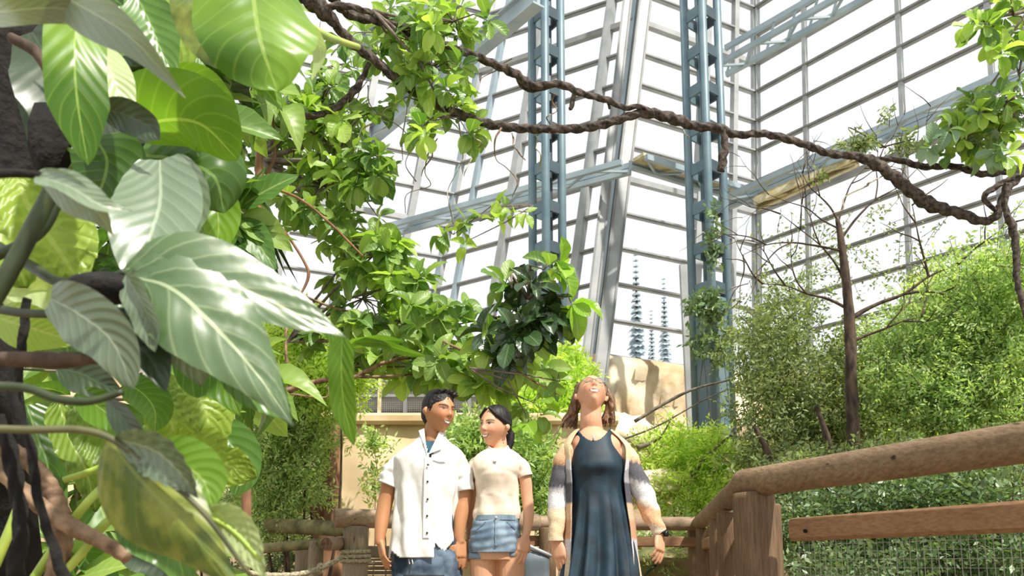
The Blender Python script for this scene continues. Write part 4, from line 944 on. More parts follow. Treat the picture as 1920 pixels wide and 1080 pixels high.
# 8: jagged bright leaves lower middle
h_ = thing('ribbed_fan_plant', 'yellow green ribbed fan leaves with notched tips below the arrow leaf', 'plant', tuple(P(230, 860, 1.8)))
big_leaf(h_, [(320, 850, 1.8), (370, 850, 1.78), (420, 870, 1.78), (482, 895, 1.8)], 110, 'broad', lf_yel, roll=10, fold=.2, ribs=1, lobes=3)
big_leaf(h_, [(330, 700, 1.9), (370, 740, 1.88), (390, 790, 1.88), (390, 860, 1.9)], 110, 'broad', lf_yel, roll=-20, fold=.3, ribs=1)
big_leaf(h_, [(300, 720, 1.9), (320, 790, 1.88), (335, 840, 1.88), (340, 900, 1.9)], 90, 'strap', lf_yel, roll=24, fold=.3, ribs=1)
big_leaf(h_, [(150, 760, 1.9), (190, 810, 1.88), (220, 870, 1.88), (230, 950, 1.9)], 110, 'broad', lf_yel, roll=0, fold=.3, ribs=1)
big_leaf(h_, [(110, 750, 2.0), (130, 820, 2.0), (160, 880, 2.0), (180, 960, 2.0)], 90, 'strap', lf_yel, roll=-30, fold=.3, ribs=1)
big_leaf(h_, [(140, 740, 1.6), (180, 760, 1.6), (215, 790, 1.6), (232, 830, 1.6)], 70, 'ovate', lf_bright, roll=10)
big_leaf(h_, [(330, 650, 1.7), (380, 690, 1.7), (420, 720, 1.7), (450, 780, 1.7)], 110, 'ovate', lf_bright, roll=10)
big_leaf(h_, [(240, 720, 1.8), (270, 740, 1.8), (290, 770, 1.8), (290, 810, 1.8)], 80, 'broad', lf_bright, roll=-20)
big_leaf(h_, [(50, 760, 2.1), (70, 820, 2.1), (90, 880, 2.1), (80, 960, 2.1)], 100, 'broad', lf_mid, roll=-20)
big_leaf(h_, [(240, 880, 2.1), (270, 900, 2.1), (330, 960, 2.1), (350, 1000, 2.1)], 120, 'broad', lf_mid, roll=-20)
big_leaf(h_, [(250, 1010, 1.9), (280, 1030, 1.9), (310, 1060, 1.9), (320, 1110, 1.9)], 120, 'broad', lf_dark, roll=-20)
big_leaf(h_, [(380, 800, 2.1), (430, 830, 2.1), (450, 880, 2.1), (440, 930, 2.1)], 90, 'broad', lf_mid, roll=-20)
stalk(h_, [(120, 900, 1.7, .007), (180, 880, 1.7, .007), (235, 852, 1.7, .006), (300, 850, 1.8, .005)], m_stemyel)
stalk(h_, [(60, 1090, 1.6, .009), (130, 985, 1.6, .009), (180, 925, 1.6, .008), (240, 870, 1.7, .006)], m_stemyel)
stalk(h_, [(80, 1120, 1.6, .008), (150, 1040, 1.6, .009), (200, 980, 1.6, .009), (250, 955, 1.6, .008)], m_stemyel)
stalk(h_, [(-10, 1060, 1.5, .01), (20, 990, 1.5, .009), (40, 930, 1.5, .007)], m_stemyel)
# 9: strap leaf hanging in front of the sandy wall, and thin blurred leaf
i_ = thing('strap_leaf', 'narrow bright green strap leaf hanging in front of the sandy wall', 'leaf', tuple(P(640, 636, 1.4)))
big_leaf(i_, [(642, 625, 1.35), (640, 690, 1.36), (645, 760, 1.38), (664, 836, 1.4)], 50, 'strap', lf_bright, roll=12, fold=.2, nlat=16, name='blade')
big_leaf(i_, [(600, 600, 1.36), (630, 632, 1.36), (645, 660, 1.36), (655, 700, 1.36)], 34, 'ovate', lf_bright, roll=12, fold=.2, name='blade')
j_ = thing('strap_leaf', 'thin pale green leaf lying level right of the pointed leaf tip', 'leaf', tuple(P(650, 640, 1.5)))
big_leaf(j_, [(660, 640, 1.7), (710, 642, 1.7), (750, 655, 1.7), (800, 668, 1.7)], 24, 'strap', lf_bright, roll=40, fold=.2, name='blade')
big_leaf(j_, [(650, 645, 1.7), (680, 640, 1.7), (720, 636, 1.7), (760, 640, 1.7)], 26, 'strap', lf_bright, roll=40, fold=.2, name='blade')
# trunks and dark twisted stems lower left
branchy('bent_stem', 'tan ringed bent stem at the lower left', [[(-20, 830, 1.6, .018), (40, 855, 1.6, .015), (85, 900, 1.6, .016), (112, 965, 1.6, .017), (116, 1020, 1.6, .018), (100, 1100, 1.6, .018)], [(-20, 860, 1.55, .014), (70, 945, 1.55, .015), (130, 985, 1.55, .015), (190, 1015, 1.55, .014), (240, 1045, 1.55, .013)]], m_barktan, 'stem', partname='stem', rings=.12)
vine('dark_twisted_vine', 'black twisted vine in front of the bent tan stem', [[(18, 720, 1.2, .006), (40, 790, 1.2, .007), (60, 850, 1.2, .007), (70, 930, 1.2, .007), (95, 1010, 1.2, .007), (125, 1100, 1.2, .008)], [(-5, 780, 1.25, .009), (20, 850, 1.25, .012), (32, 930, 1.25, .011), (38, 1000, 1.25, .011), (25, 1100, 1.25, .013)]], m_black, tw=120)
vine('dark_twisted_vine', 'slender dark vine hanging at mid left behind the stalks', [[(50, 560, 1.35, .007), (44, 620, 1.35, .007), (36, 700, 1.35, .007), (30, 760, 1.35, .006)]], m_black, tw=120)
o = mk('mossy_trunk', tube([P(x, y, 2.0) for x, y in ((30, -60), (25, 60), (20, 180), (15, 330), (-5, 480), (-10, 700), (0, 1100))], [.07, .075, .07, .06, .06, .06, .07], 16, jit=.9), m_black); tag(o, 'black fibrous trunk behind the leaves at the left edge', 'trunk')
o = mk('fibrous_trunk', tube([P(x, y, 1.5) for x, y in ((95, 200), (96, 240), (94, 290), (90, 330))], [.02, .032, .034, .02], 14, jit=.9), m_black); tag(o, 'dark fibrous stem node beside the hanging bright strap leaf', 'stem')

# ---------------------------------------------------------------- people
def attr_mat(name, rough=.55, sss=0, noise_amt=0, nscale=40, bs=0, bscale=60, spec=.4, bstretch=None):
    m, nt, b = newmat(name); a = N(nt, 'ShaderNodeAttribute'); a.attribute_name = 'Col'
    col = a.outputs['Color']
    if noise_amt:
        f = noise_tex(nt, nscale, 3); col = mixrgb(nt, ramp(nt, f, [(.4, (0, 0, 0)), (.65, (noise_amt,)*3)]), col, (.25, .2, .18), 'MULTIPLY')
    nt.links.new(col, b.inputs['Base Color']); b.inputs['Roughness'].default_value = rough; b.inputs['Specular IOR Level'].default_value = spec
    if sss: b.inputs['Subsurface Weight'].default_value = sss; b.inputs['Subsurface Radius'].default_value = (.9, .3, .15); b.inputs['Subsurface Scale'].default_value = .006
    if bs: bump(nt, b, noise_tex(nt, bscale, 3, stretch=bstretch), bs, .003)
    return m
m_skin = attr_mat('skin', .5, .12, bs=.05, bscale=120)
m_knit = attr_mat('striped_knit', .95, bs=.8, bscale=260, noise_amt=.35, nscale=160, spec=.1)
m_shirt = matte('white_cotton', G('e6e6e4'), G('dcdbd8'), 30, .85, .3, .004, spec=.2)
m_teal = matte('teal_jersey', G('40606f'), G('335260'), 30, .9, spec=.2)
m_tee = matte('cream_jersey', G('e6d9c8'), G('dccdb9'), 30, .85, .2, .004, spec=.2)
m_denim = matte('faded_blue_denim', G('8ea1b1'), G('5f7488'), 14, .9, .5, .003, spec=.2, detail=8)
m_denimd = matte('dark_blue_denim', G('76889a'), G('2c3b4d'), 9, .9, .5, .003, spec=.2, detail=8)
m_dress = matte('dark_teal_jersey', G('203847'), G('15252f'), 12, .6, .2, .004, spec=.4)
m_blackhair = matte('black_hair', G('242021'), G('0e0c0c'), 60, .55, .8, .004, spec=.35, stretch=(1, 1, .15))
m_brownhair = matte('brown_hair', G('8a684c'), G('4b3628'), 50, .5, .8, .004, stretch=(1, 1, .12))
m_blk = matte('black_plastic', G('1c1c1e'), None, 5, .4)
m_lens = matte('clear_lens_rim', G('8f8a85'), None, 5, .25)
m_shoe = matte('white_canvas_shoe', G('d8d5cf'), G('bdb9b0'), 20, .8)

def sp(x, e): return math.copysign(abs(x)**e, x)
def smst(a, b, x): t = np.clip((x-a)/(b-a), 0, 1); return t*t*(3-2*t)
def head_geo(female=False, smile=1.0, nth=84, nph=64):
    V = []
    for j in range(nph+1):
        ph = math.pi*j/nph
        for i in range(nth):
            th = 2*math.pi*i/nth
            x = math.sin(ph)*math.cos(th); y = math.sin(ph)*math.sin(th); z = math.cos(ph)
            V.append((x, y, z))
    v = np.array(V); x, y, z = v[:, 0].copy(), v[:, 1].copy(), v[:, 2].copy()
    X = x*.074; Y = y*.092; Z = z*.117
    low = smst(.0, -.095, Z)                        # towards the jaw
    X *= 1-(.30 if female else .24)*low
    Y = np.where(Y > 0, Y*(1-.35*low), Y*(1+.0*low))
    X *= 1-.10*smst(.03, .11, Z)
    fr = (y < 0).astype(float)*np.clip(-y*1.6, 0, 1)
    g = lambda cx, cz, sx, sz: np.exp(-((X-cx)/sx)**2-((Z-cz)/sz)**2)
    D = np.zeros_like(X)
    D += .010*g(0, .012, .009, .022)+.021*g(0, -.018, .0105, .014)+.008*g(-.011, -.024, .007, .007)+.008*g(.011, -.024, .007, .007)
    D += .004*(g(.03, .031, .022, .008)+g(-.03, .031, .022, .008))
    D -= .009*(g(.030, .010, .015, .011)+g(-.030, .010, .015, .011))
    D += .0055*(g(.030, .008, .010, .007)+g(-.030, .008, .010, .007))
    D += .007*(g(.040, -.028, .018, .018)+g(-.040, -.028, .018, .018))
    D += .010*g(0, -.056, .028, .02)+.005*g(0, -.049, .018, .005)+.006*g(0, -.064, .016, .006)-.006*g(0, -.0565, .022, .004)
    D += .020*g(0, -.098, .022, .020)
    Yn = Y-D*fr
    vv = np.stack([X, Yn, Z], 1)
    Fc = [(j*nth+i, (j+1)*nth+i, (j+1)*nth+(i+1) % nth, j*nth+(i+1) % nth) for j in range(nph) for i in range(nth)]
    return vv, Fc
def ear(sx):
    rings = []
    for k in range(9):
        t = k/8; r = math.sin(math.pi*(t*.9+.06))
        c = Vector((sx*(.070+.012*math.sin(t*3)), .008, .024-.058*t)); ring = []
        for a in range(10):
            an = 6.283*a/10; ring.append((c.x+math.cos(an)*.006*r+sx*.004*r, c.y+math.sin(an)*.017*r+.006*(1-t), c.z))
        rings.append(ring)
    return loft(rings, True, True)
def Hmat(c, yaw, pitch, roll, s=1.0):
    return Matrix.Translation(c) @ Matrix.Rotation(R(yaw), 4, 'Z') @ Matrix.Rotation(R(roll), 4, 'Y') @ Matrix.Rotation(R(pitch), 4, 'X') @ Matrix.Scale(s, 4)
def hand_parts(mb, w_, d, n, side, s=1.0, curl=.5, spread=.06):
    """w_: wrist; d: along the hand; n: back of the hand; side: +1/-1 where the thumb leaves (along d x n)"""
    d = Vector(d).normalized(); n = (Vector(n)-d*Vector(n).dot(d)).normalized(); x = d.cross(n)*side
    def ring(c, a, b, dd):
        nn = n; return [tuple(c+x*(a*sp(math.cos(t), .75))+nn*(b*sp(math.sin(t), .8))) for t in [6.283*k/14 for k in range(14)]]
    rings = [ring(w_-d*.035*s, .026*s, .020*s, d), ring(w_, .026*s, .018*s, d), ring(w_+d*.03*s, .035*s, .016*s, d), ring(w_+d*.06*s, .041*s, .015*s, d), ring(w_+d*.09*s, .040*s, .013*s, d), ring(w_+d*.10*s, .034*s, .010*s, d)]
    mb.add(*loft(rings, True, True))
    for i, (off, L_, r) in enumerate(((.030, .072, .0088), (.010, .081, .0090), (-.010, .075, .0088), (-.029, .058, .0078))):
        p = w_+d*.080*s+x*off*s; dd = (d+x*(off*spread*10)).normalized(); pts = [p.copy()]; rr = [r*s]; cu = curl*(.75+.18*i)
        an = 0
        for k, seg in enumerate((.42, .32, .26)):
            for h in range(3):
                an += cu*(.30 if h == 0 else .06)
                p = p+(dd*math.cos(an)-n*math.sin(an))*(L_*seg/3*s*1.12); pts.append(p.copy()); rr.append(r*s*(1-.07*(k+h/3)))
        rr[-1] *= .62
        V_, F_, _ = tube(pts, rr, 10); mb.add(V_, F_)
    p = w_+d*.022*s+x*.026*s; dd = (d*.80+x*.52-n*.25).normalized(); pts = [p-dd*.012*s]; rr = [.012*s]
    for k in range(6):
        dd = (dd+d*.06-n*.07*curl-x*.03).normalized(); p = p+dd*.0125*s; pts.append(p.copy()); rr.append((.0118-.0006*k)*s)
    rr[-1] *= .6
    V_, F_, _ = tube(pts, rr, 10); mb.add(V_, F_)
def limb(mb, pts, n=26, ns=18, flat=1.0):
    q = spline(pts, n); P3 = [Vector(x[:3]) for x in q]; rr = [x[3] for x in q]
    V_, F_, _ = tube(P3, rr, ns, flat=flat); mb.add(V_, F_)
def W(px, py, Y, r): p = P(px, py, Y); return (p.x, p.y, p.z, r)
def body_obj(mb, H, base, female, root, lipc, browc, name='body', voxel=.0042, mouth=1.0, brow_w=1.0, open_eyes=.5, look=0):
    me = bpy.data.meshes.new('tmp'); me.from_pydata(mb.V, [], mb.F); me.update()
    o = bpy.data.objects.new('tmp', me); COL.objects.link(o)
    r = o.modifiers.new('r', 'REMESH'); r.mode = 'VOXEL'; r.voxel_size = voxel
    s = o.modifiers.new('s', 'SMOOTH'); s.factor = .5; s.iterations = 3
    dg = bpy.context.evaluated_depsgraph_get(); ev = o.evaluated_get(dg); m2 = bpy.data.meshes.new_from_object(ev)
    bpy.data.objects.remove(o); nv = len(m2.vertices); co = np.empty(nv*3, dtype=np.float32); m2.vertices.foreach_get('co', co); co = co.reshape(-1, 3)
    Hi = np.array(H.inverted()); l = co @ Hi[:3, :3].T+Hi[:3, 3]
    X, Y, Z = l[:, 0], l[:, 1], l[:, 2]
    col = np.tile(np.array(base), (nv, 1))
    inh = (np.abs(X) < .1) & (Y < -.02) & (Z > -.115) & (Z < .13)
    g = lambda cx, cz, sx, sz: np.exp(-((X-cx)/sx)**2-((Z-cz)/sz)**2)*inh
    def mixc(c, k):
        nonlocal col; k = np.clip(k, 0, 1)[:, None]; col = col*(1-k)+np.array(c)*k
    mixc([base[0]*1.02, base[1]*.66, base[2]*.62], .5*(g(.038, -.025, .02, .016)+g(-.038, -.025, .02, .016)+g(0, -.022, .012, .01)))
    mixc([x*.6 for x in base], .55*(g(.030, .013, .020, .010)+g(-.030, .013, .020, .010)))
    for s_ in (-1, 1):
        ex = (X*s_-.030)/.0165
        lid = .0115+.0035*(1-ex*ex)*open_eyes; lo_ = .0085-.004*(1-ex*ex)*open_eyes
        op = (np.abs(ex) < 1) & (Z < lid+.0012) & (Z > lo_-.001) & inh
        mixc([.55, .5, .47], op.astype(float)*(.9 if open_eyes > .3 else .3))
        iris = ((X*s_-.030-look*s_*.004)**2+(Z-.0100)**2 < .0056**2) & op; mixc([.03, .018, .012], iris.astype(float))
        line = (np.abs(ex) < 1.12) & (np.abs(Z-lid-.0012) < .0022) & inh; mixc([.03, .02, .018], line.astype(float)*.9)
        arch = .029-.004*ex*ex+.002*ex
        br = (np.abs(ex-.05) < 1.3) & (np.abs(Z-arch) < .0032*brow_w) & inh; mixc(browc, br.astype(float)*.85)
    # smiling mouth: lips, teeth, corners lifted
    cz = -.060+.011*mouth*(X/.027)**2
    wm = .027
    inm = (np.abs(X) < wm) & inh
    up = cz+.0065*(1-(X/wm)**2); dn = cz-.0075*(1-(X/wm)**2)
    mixc(lipc, (inm & (Z < up+.0045) & (Z > dn-.006)).astype(float)*.8)
    mixc([.05, .02, .02], (inm & (Z < up) & (Z > dn)).astype(float))
    mixc([.85, .82, .76], ((np.abs(X) < wm*.82) & inh & (Z < up-.0006) & (Z > dn+.0025)).astype(float))
    mixc([.12, .05, .04], 1.0*(g(.0075, -.0305, .0036, .0024)+g(-.0075, -.0305, .0036, .0024)))
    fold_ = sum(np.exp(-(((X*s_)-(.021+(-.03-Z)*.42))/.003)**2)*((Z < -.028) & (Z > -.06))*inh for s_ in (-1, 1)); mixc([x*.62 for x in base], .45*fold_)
    a = m2.color_attributes.new('Col', 'FLOAT_COLOR', 'POINT'); a.data.foreach_set('color', np.concatenate([col, np.ones((nv, 1))], 1).astype(np.float32).ravel())
    m2.materials.clear(); m2.materials.append(m_skin); m2.polygons.foreach_set('use_smooth', [True]*len(m2.polygons)); m2.name = name
    return ob(name, m2, root)
def add_head(mb, H, female):
    V_, F_ = head_geo(female); mb.add([H @ Vector(v) for v in V_], F_)
    for s_ in (-1, 1):
        V_, F_ = ear(s_); mb.add([H @ Vector(v) for v in V_], F_)
def remeshed(name, mb, voxel, mat, root, smooth_it=3, dispf=None):
    me = bpy.data.meshes.new('tmp'); me.from_pydata(mb.V, [], mb.F); me.update()
    o = bpy.data.objects.new('tmp', me); COL.objects.link(o); r = o.modifiers.new('r', 'REMESH'); r.mode = 'VOXEL'; r.voxel_size = voxel
    s = o.modifiers.new('s', 'SMOOTH'); s.factor = .5; s.iterations = smooth_it
    m2 = bpy.data.meshes.new_from_object(o.evaluated_get(bpy.context.evaluated_depsgraph_get())); bpy.data.objects.remove(o)
    if dispf:
        for v in m2.vertices: v.co = v.co+v.normal*dispf(v.co)
    m2.materials.clear(); m2.materials.append(mat); m2.polygons.foreach_set('use_smooth', [True]*len(m2.polygons)); m2.name = name
    return ob(name, m2, root)
def ellipsoid(c, rx, ry, rz, H, n=20):
    V_ = []; F_ = []
    for j in range(n+1):
        for i in range(2*n):
            p = math.pi*j/n; t = math.pi*i/n; V_.append(H @ Vector((c[0]+rx*math.sin(p)*math.cos(t), c[1]+ry*math.sin(p)*math.sin(t), c[2]+rz*math.cos(p))))
    F_ = [(j*2*n+i, (j+1)*2*n+i, (j+1)*2*n+(i+1) % (2*n), j*2*n+(i+1) % (2*n)) for j in range(n) for i in range(2*n)]
    return V_, F_

class Garment:
    """lofted cloth; rows: (py, left px, right px, half depth m, shift back m, front drop m)"""
    def __init__(s, Y0, rows, n=96, m=70, e=.85, fold=None):
        s.Y0 = Y0; s.rows = [tuple(r)+(0,)*(6-len(r)) for r in rows]; s.n = n; s.m = m; s.e = e; s.fold = fold
        s.q = spline(s.rows, m); s.q = s.q
    def pt(s, r, a):
        py, xl, xr, ry, dy, dr = r; L_ = P(xl, py, s.Y0); R_ = P(xr, py, s.Y0); c = (L_+R_)/2; hw = (R_.x-L_.x)/2
        sa = math.sin(a); return Vector((c.x+hw*sp(math.cos(a), s.e), s.Y0+dy-ry*sp(sa, s.e), c.z-dr*max(0, sa)**1.5))
    def build(s, name, mat, root, cut=None, colf=None, thick=.003, a0=0, a1=2*math.pi, closed=True, **props):
        n = s.n; rings = []; dd = []
        for r in s.q:
            ring = []
            for k in range(n if closed else n+1):
                a = a0+(a1-a0)*k/n; p = s.pt(r, a); c = s.pt((r[0], r[1], r[2], 0.0001, r[4], 0), math.pi/2)
                if s.fold:
                    o_ = (p-Vector((c.x, s.Y0+r[4], p.z))); o_ = o_.normalized() if o_.length > 1e-6 else Vector((0, -1, 0)); p = p+o_*s.fold(r[0], a, p)
                ring.append(p)
            rings.append(ring)
        V_, F_ = loft(rings, closed=closed)
        if cut:
            keep = [];
            for f in F_:
                c = sum((Vector(V_[i]) for i in f), Vector())/len(f); 
                if not cut(c): keep.append(f)
            F_ = keep
        cols = None
        if colf: cols = [tuple(colf(Vector(v)))+(1,) for v in V_]
        o = mk(name, (V_, F_), mat, root, colors=cols, **props)
        if thick: md = o.modifiers.new('thickness', 'SOLIDIFY'); md.thickness = thick; md.offset = 1
        return o
    def front(s, px, py, off=.003):
        r = min(s.q, key=lambda r: abs(r[0]-py)); L_ = P(r[1], py, s.Y0); R_ = P(r[2], py, s.Y0); hw = (R_.x-L_.x)/2; x = P(px, py, s.Y0).x
        ca = min(.98, abs(x-(L_.x+R_.x)/2)/hw); a = math.acos(ca**(1/s.e)); a = a if x > (L_.x+R_.x)/2 else math.pi-a
        p = s.pt((py,)+tuple(r[1:5])+(0,), a); f_ = s.fold(py, a, p) if s.fold else 0
        return Vector((x, p.y-f_-off, L_.z))
def proj(p):
    d = Vector(p)-Vector((0, 0, CAMZ)); z = d.dot(_F); return 960+F*d.x/z, PPY-F*d.dot(_U)/z
def sleeve(name, pts, mat, root, colf=None, fold=.004, n=30, ns=40, thick=.003, seed=0, flat=1.0):
    q = spline(pts, n); V_, F_, _ = tube([Vector(x[:3]) for x in q], [x[3] for x in q], ns, caps=False, flat=flat)
    V2 = []
    for i in range(n):
        c = Vector(q[i][:3])
        for k in range(ns):
            p = Vector(V_[i*ns+k]); o_ = (p-c).normalized(); p = p+o_*fold*(noise.noise(Vector((p.x*14+seed, p.y*14, p.z*26)))+.5*noise.noise(p*40)); V2.append(p)
    cols = [tuple(colf(v))+(1,) for v in V2] if colf else None
    o = mk(name, (V2, F_), mat, root, colors=cols)
    if thick: md = o.modifiers.new('thickness', 'SOLIDIFY'); md.thickness = thick; md.offset = 1
    return o
def strip(pts, w_, th, mat, name, root, **props):
    """thin raised band along 3-D points facing the camera"""
    m = MB()
    for a_, b_ in zip(pts[:-1], pts[1:]): m.add(*beam(a_, b_, w_, th, up=Vector((0, -1, 0))))
    return mk(name, m.vf, mat, root, smooth=False, **props)
def wr(py, a, p, amp=.006, seed=0):
    return amp*(noise.noise(Vector((p.x*11+seed, p.y*9, p.z*4)))+.5*noise.noise(Vector((p.x*22, p.y*20+seed, p.z*13))))
def shoe(root, x, y, s=1.0, mat=None, yaw=0):
    rings = []
    for k in range(14):
        t = k/13; yy = -.19*s+.27*s*t; wd = .045*s*(math.sin(math.pi*(.12+.8*t))**.5); h = (.035+.05*smst(.3, .75, np.float64(t)))*s
        ring = []
        for j in range(14):
            a = 6.283*j/14; ring.append((x+math.cos(a)*wd, y+yy, max(0.002, .5*h+math.sin(a)*h*.55)))
        rings.append(ring)
    mk('shoe', loft(rings, True, True), mat or m_shoe, root)

# ------------------------------------------------ man in the white shirt
def man():
    Y0 = 4.37; b = P(806, 900, Y0); root = thing('person', 'man with short black hair in an open white short sleeved shirt, smiling sideways', 'person', (b.x, Y0, 0), 'three walkers on the boardwalk')
    H = Hmat(P(823, 773, Y0-.02), 42, 4, 3, 1.05)
    skin = G('b5825c'); mb = MB(); add_head(mb, H, False)
    limb(mb, [W(811, 860, Y0+.02, .075), W(811, 838, Y0+.01, .062), W(813, 815, Y0+.01, .057), W(818, 790, Y0, .054)])
    # trunk under the clothes
    g = Garment(Y0, [(1085, 748, 850, .11), (1030, 748, 846, .10), (960, 754, 848, .10), (900, 752, 856, .11), (865, 754, 858, .105), (848, 766, 850, .085), (834, 786, 836, .06)], n=40, m=24)
    mb.add(*loft([[g.pt(r, 6.283*k/40) for k in range(40)] for r in g.q], True, True))
    # arms
    limb(mb, [W(760, 866, Y0, .034), W(735, 895, Y0, .045), W(724, 935, Y0, .042), W(719, 960, Y0-.01, .041), W(715, 985, Y0-.03, .036), W(712, 1012, Y0-.05, .027), W(713, 1020, Y0-.05, .026)])
    w1 = P(713, 1014, Y0-.05); hand_parts(mb, w1, (P(722, 1068, Y0-.08)-w1), (-.9, -.4, 0), 1, .98, .55)
    limb(mb, [W(852, 868, Y0, .034), W(867, 895, Y0, .043), W(868, 935, Y0+.01, .043), W(866, 955, Y0, .042), W(862, 985, Y0-.02, .035), W(862, 1010, Y0-.03, .027), W(863, 1018, Y0-.03, .026)])
    w2 = P(863, 1012, Y0-.03); hand_parts(mb, w2, (P(868, 1070, Y0-.06)-w2), (.5, -.8, 0), -1, .98, .5)
    for s_, px in ((-1, 770), (1, 834)):
        x = P(px, 1060, Y0).x
        limb(mb, [(x, Y0, .86, .085), (x, Y0, .60, .068), (x, Y0, .48, .055), (x, Y0+.01, .32, .056), (x, Y0+.02, .10, .037), (x, Y0+.02, .05, .038)])
    body_obj(mb, H, skin, False, root, G('a86a58'), (.02, .015, .012), mouth=1.3, open_eyes=.12, brow_w=1.2)
    # hair: swept up short hair
    hb = MB(); hb.add(*ellipsoid((0, .014, .032), .079, .096, .096, H)); hb.add(*ellipsoid((0, .045, -.005), .068, .066, .075, H))
    rd = random.Random(3)
    for i in range(150):
        a = rd.uniform(-1.25, 1.25); t = rd.uniform(-.2, 1)
        x = .062*math.sin(a); y = -.062*math.cos(a)*max(0, t)+.03*(1-t); z = .088+.028*math.cos(a)*(1-.5*abs(t))
        p0 = Vector((x*.9, y, z-.02)); d = Vector((x*4+rd.uniform(-.2, .3)+.25, -.55*t+rd.uniform(-.3, .1), .9)).normalized(); L_ = rd.uniform(.030, .050)*(1 if t > .3 else .7)
        hb.add(*tube([H @ p0, H @ (p0+d*L_*.55), H @ (p0+d*L_+Vector((.008, -.006, -.004)))], [.011, .009, .003], 7)[:2])
    for s_ in (-1, 1):
        hb.add(*tube([H @ Vector((s_*.070, -.022, .045)), H @ Vector((s_*.073, -.024, .015)), H @ Vector((s_*.073, -.020, -.008))], [.012, .008, .003], 8)[:2])
    remeshed('hair', hb, .0035, m_blackhair, root, 1, lambda p: .0025*noise.noise(p*90))
    # teal undershirt
    t1 = Garment(Y0, [(1040, 742, 852, .112), (960, 746, 852, .112), (900, 748, 860, .12), (868, 750, 862, .118), (848, 760, 852, .10), (836, 778, 842, .082), (826, 789, 836, .068, 0, .012)], n=64, m=40)
    t1.build('undershirt', m_teal, root, label='teal undershirt in the collar opening')
    fold = lambda py, a, p: wr(py, a, p, .011, 3)+.008*noise.noise(Vector((p.x*12+p.z*7, 3, p.z*3-p.x*5)))+.008*math.cos(a*9+py*.02)*(1 if py > 930 else (py-840)/90 if py > 840 else 0)
    g = Garment(Y0, [(1046, 731, 857, .142), (1020, 733, 857, .138), (985, 736, 856, .134), (950, 740, 858, .130), (910, 742, 864, .134), (880, 742, 868, .138), (862, 741, 873, .132), (850, 748, 868, .118), (840, 760, 858, .102), (830, 775, 845, .086), (820, 785, 836, .074)], n=150, m=110, fold=fold)
    tri = [(787, 800), (807, 861), (833, 800)]
    def cut(c):
        px, py = proj(c)
        if c.y > Y0-.02: 
            # curved shirt tail at the back stays
            return False
        e = lambda a_, b_: (b_[0]-a_[0])*(py-a_[1])-(b_[1]-a_[1])*(px-a_[0])
        if e(tri[0], tri[1]) < 0 and e(tri[1], tri[2]) < 0: return True
        # hem: curved tail, open at the placket
        if px < 813: hem = 1046-14*max(0, (750-px)/18)
        else: hem = 1036-abs(px-832)*1.15 if px > 816 else 1012+(px-800)
        return py > hem
    so = g.build('shirt', m_shirt, root, cut=cut)
    ls = [W(768, 864, Y0, .035), W(756, 866, Y0, .053), W(739, 885, Y0, .058), W(728, 910, Y0, .058)]
    sleeve('sleeve', ls, m_shirt, root, fold=.012, seed=1)
    rs = [W(848, 862, Y0, .035), W(858, 867, Y0, .052), W(867, 893, Y0, .054), W(871, 921, Y0, .052)]
    sleeve('sleeve', rs, m_shirt, root, fold=.012, seed=5)
    pk = [g.front(px, py, .004) for px, py in ((807, 864), (806, 900), (805, 940), (804, 975), (804, 1010))]
    strip(pk, .032, .005, m_shirt, 'placket', so)
    for px, py in ((808, 878), (807, 908), (807, 940), (806, 970), (806, 1001), (799, 839)):
        c = g.front(px, py, .009); mk('button', tube([c, c+Vector((0, -.003, 0))], .0055, 10), m_blk, so)
    # chest pocket
    pc_ = [g.front(x, y, .004) for x, y in ((816, 868), (836, 871), (858, 880))]
    strip(pc_, .006, .004, m_shirt, 'pocket_flap', so)
    # collar flaps
    for pts in (((786, 809), (797, 806), (806, 858), (799, 840)), ((834, 808), (826, 812), (809, 858), (831, 848))):
        q_ = []
        for i, (x, y) in enumerate(pts):
            yy = max(y, 826); f_ = g.front(x, yy, .012 if i < 2 else .014); pz = P(x, y, Y0); q_.append(Vector((pz.x, f_.y+(.035 if y < 815 else 0), pz.z)))
        V_ = q_+[v+Vector((0, .006, -.001)) for v in q_]
        mk('collar', (V_, [(0, 1, 2, 3), (7, 6, 5, 4), (0, 4, 5, 1), (1, 5, 6, 2), (2, 6, 7, 3), (3, 7, 4, 0)]), m_shirt, so, smooth=False)
    # stand of the collar around the neck
    cs = Garment(Y0, [(824, 785, 838, .074, .006, .018), (806, 788, 833, .066, .012, .03)], n=50, m=4)
    cs.build('collar_stand', m_shirt, root, a0=R(120), a1=R(420), closed=False)
    # jeans
    for s_, px in ((-1, 770), (1, 829)):
        x = P(px, 1060, Y0).x; fl = lambda v: v
        sleeve('trouser_leg', [(P(800+(px-800)*.75, 1010, Y0).x, Y0, P(0, 1022, Y0).z, .10), (P(px, 1060, Y0).x, Y0, P(0, 1050, Y0).z, .103), (x, Y0, .66, .095), (x, Y0, .5, .082), (x, Y0+.01, .3, .072), (x, Y0+.02, .08, .068)], m_denimd, root, fold=.014, seed=s_*3, ns=40)
        shoe(root, x, Y0, 1.05, m_blk)
    gj = Garment(Y0, [(1080, 738, 856, .118), (1060, 740, 857, .125), (1030, 741, 855, .122), (1000, 746, 850, .115)], n=80, m=16, fold=lambda py, a, p: wr(py, a, p, .006, 9))
    gj.build('jeans', m_denimd, root)
    for px in (772, 778): mk('drawstring', tube([gj.front(px, 1048, .01), gj.front(px+2, 1058, .014)], .003, 6), m_shirt, root)
    return root
man()

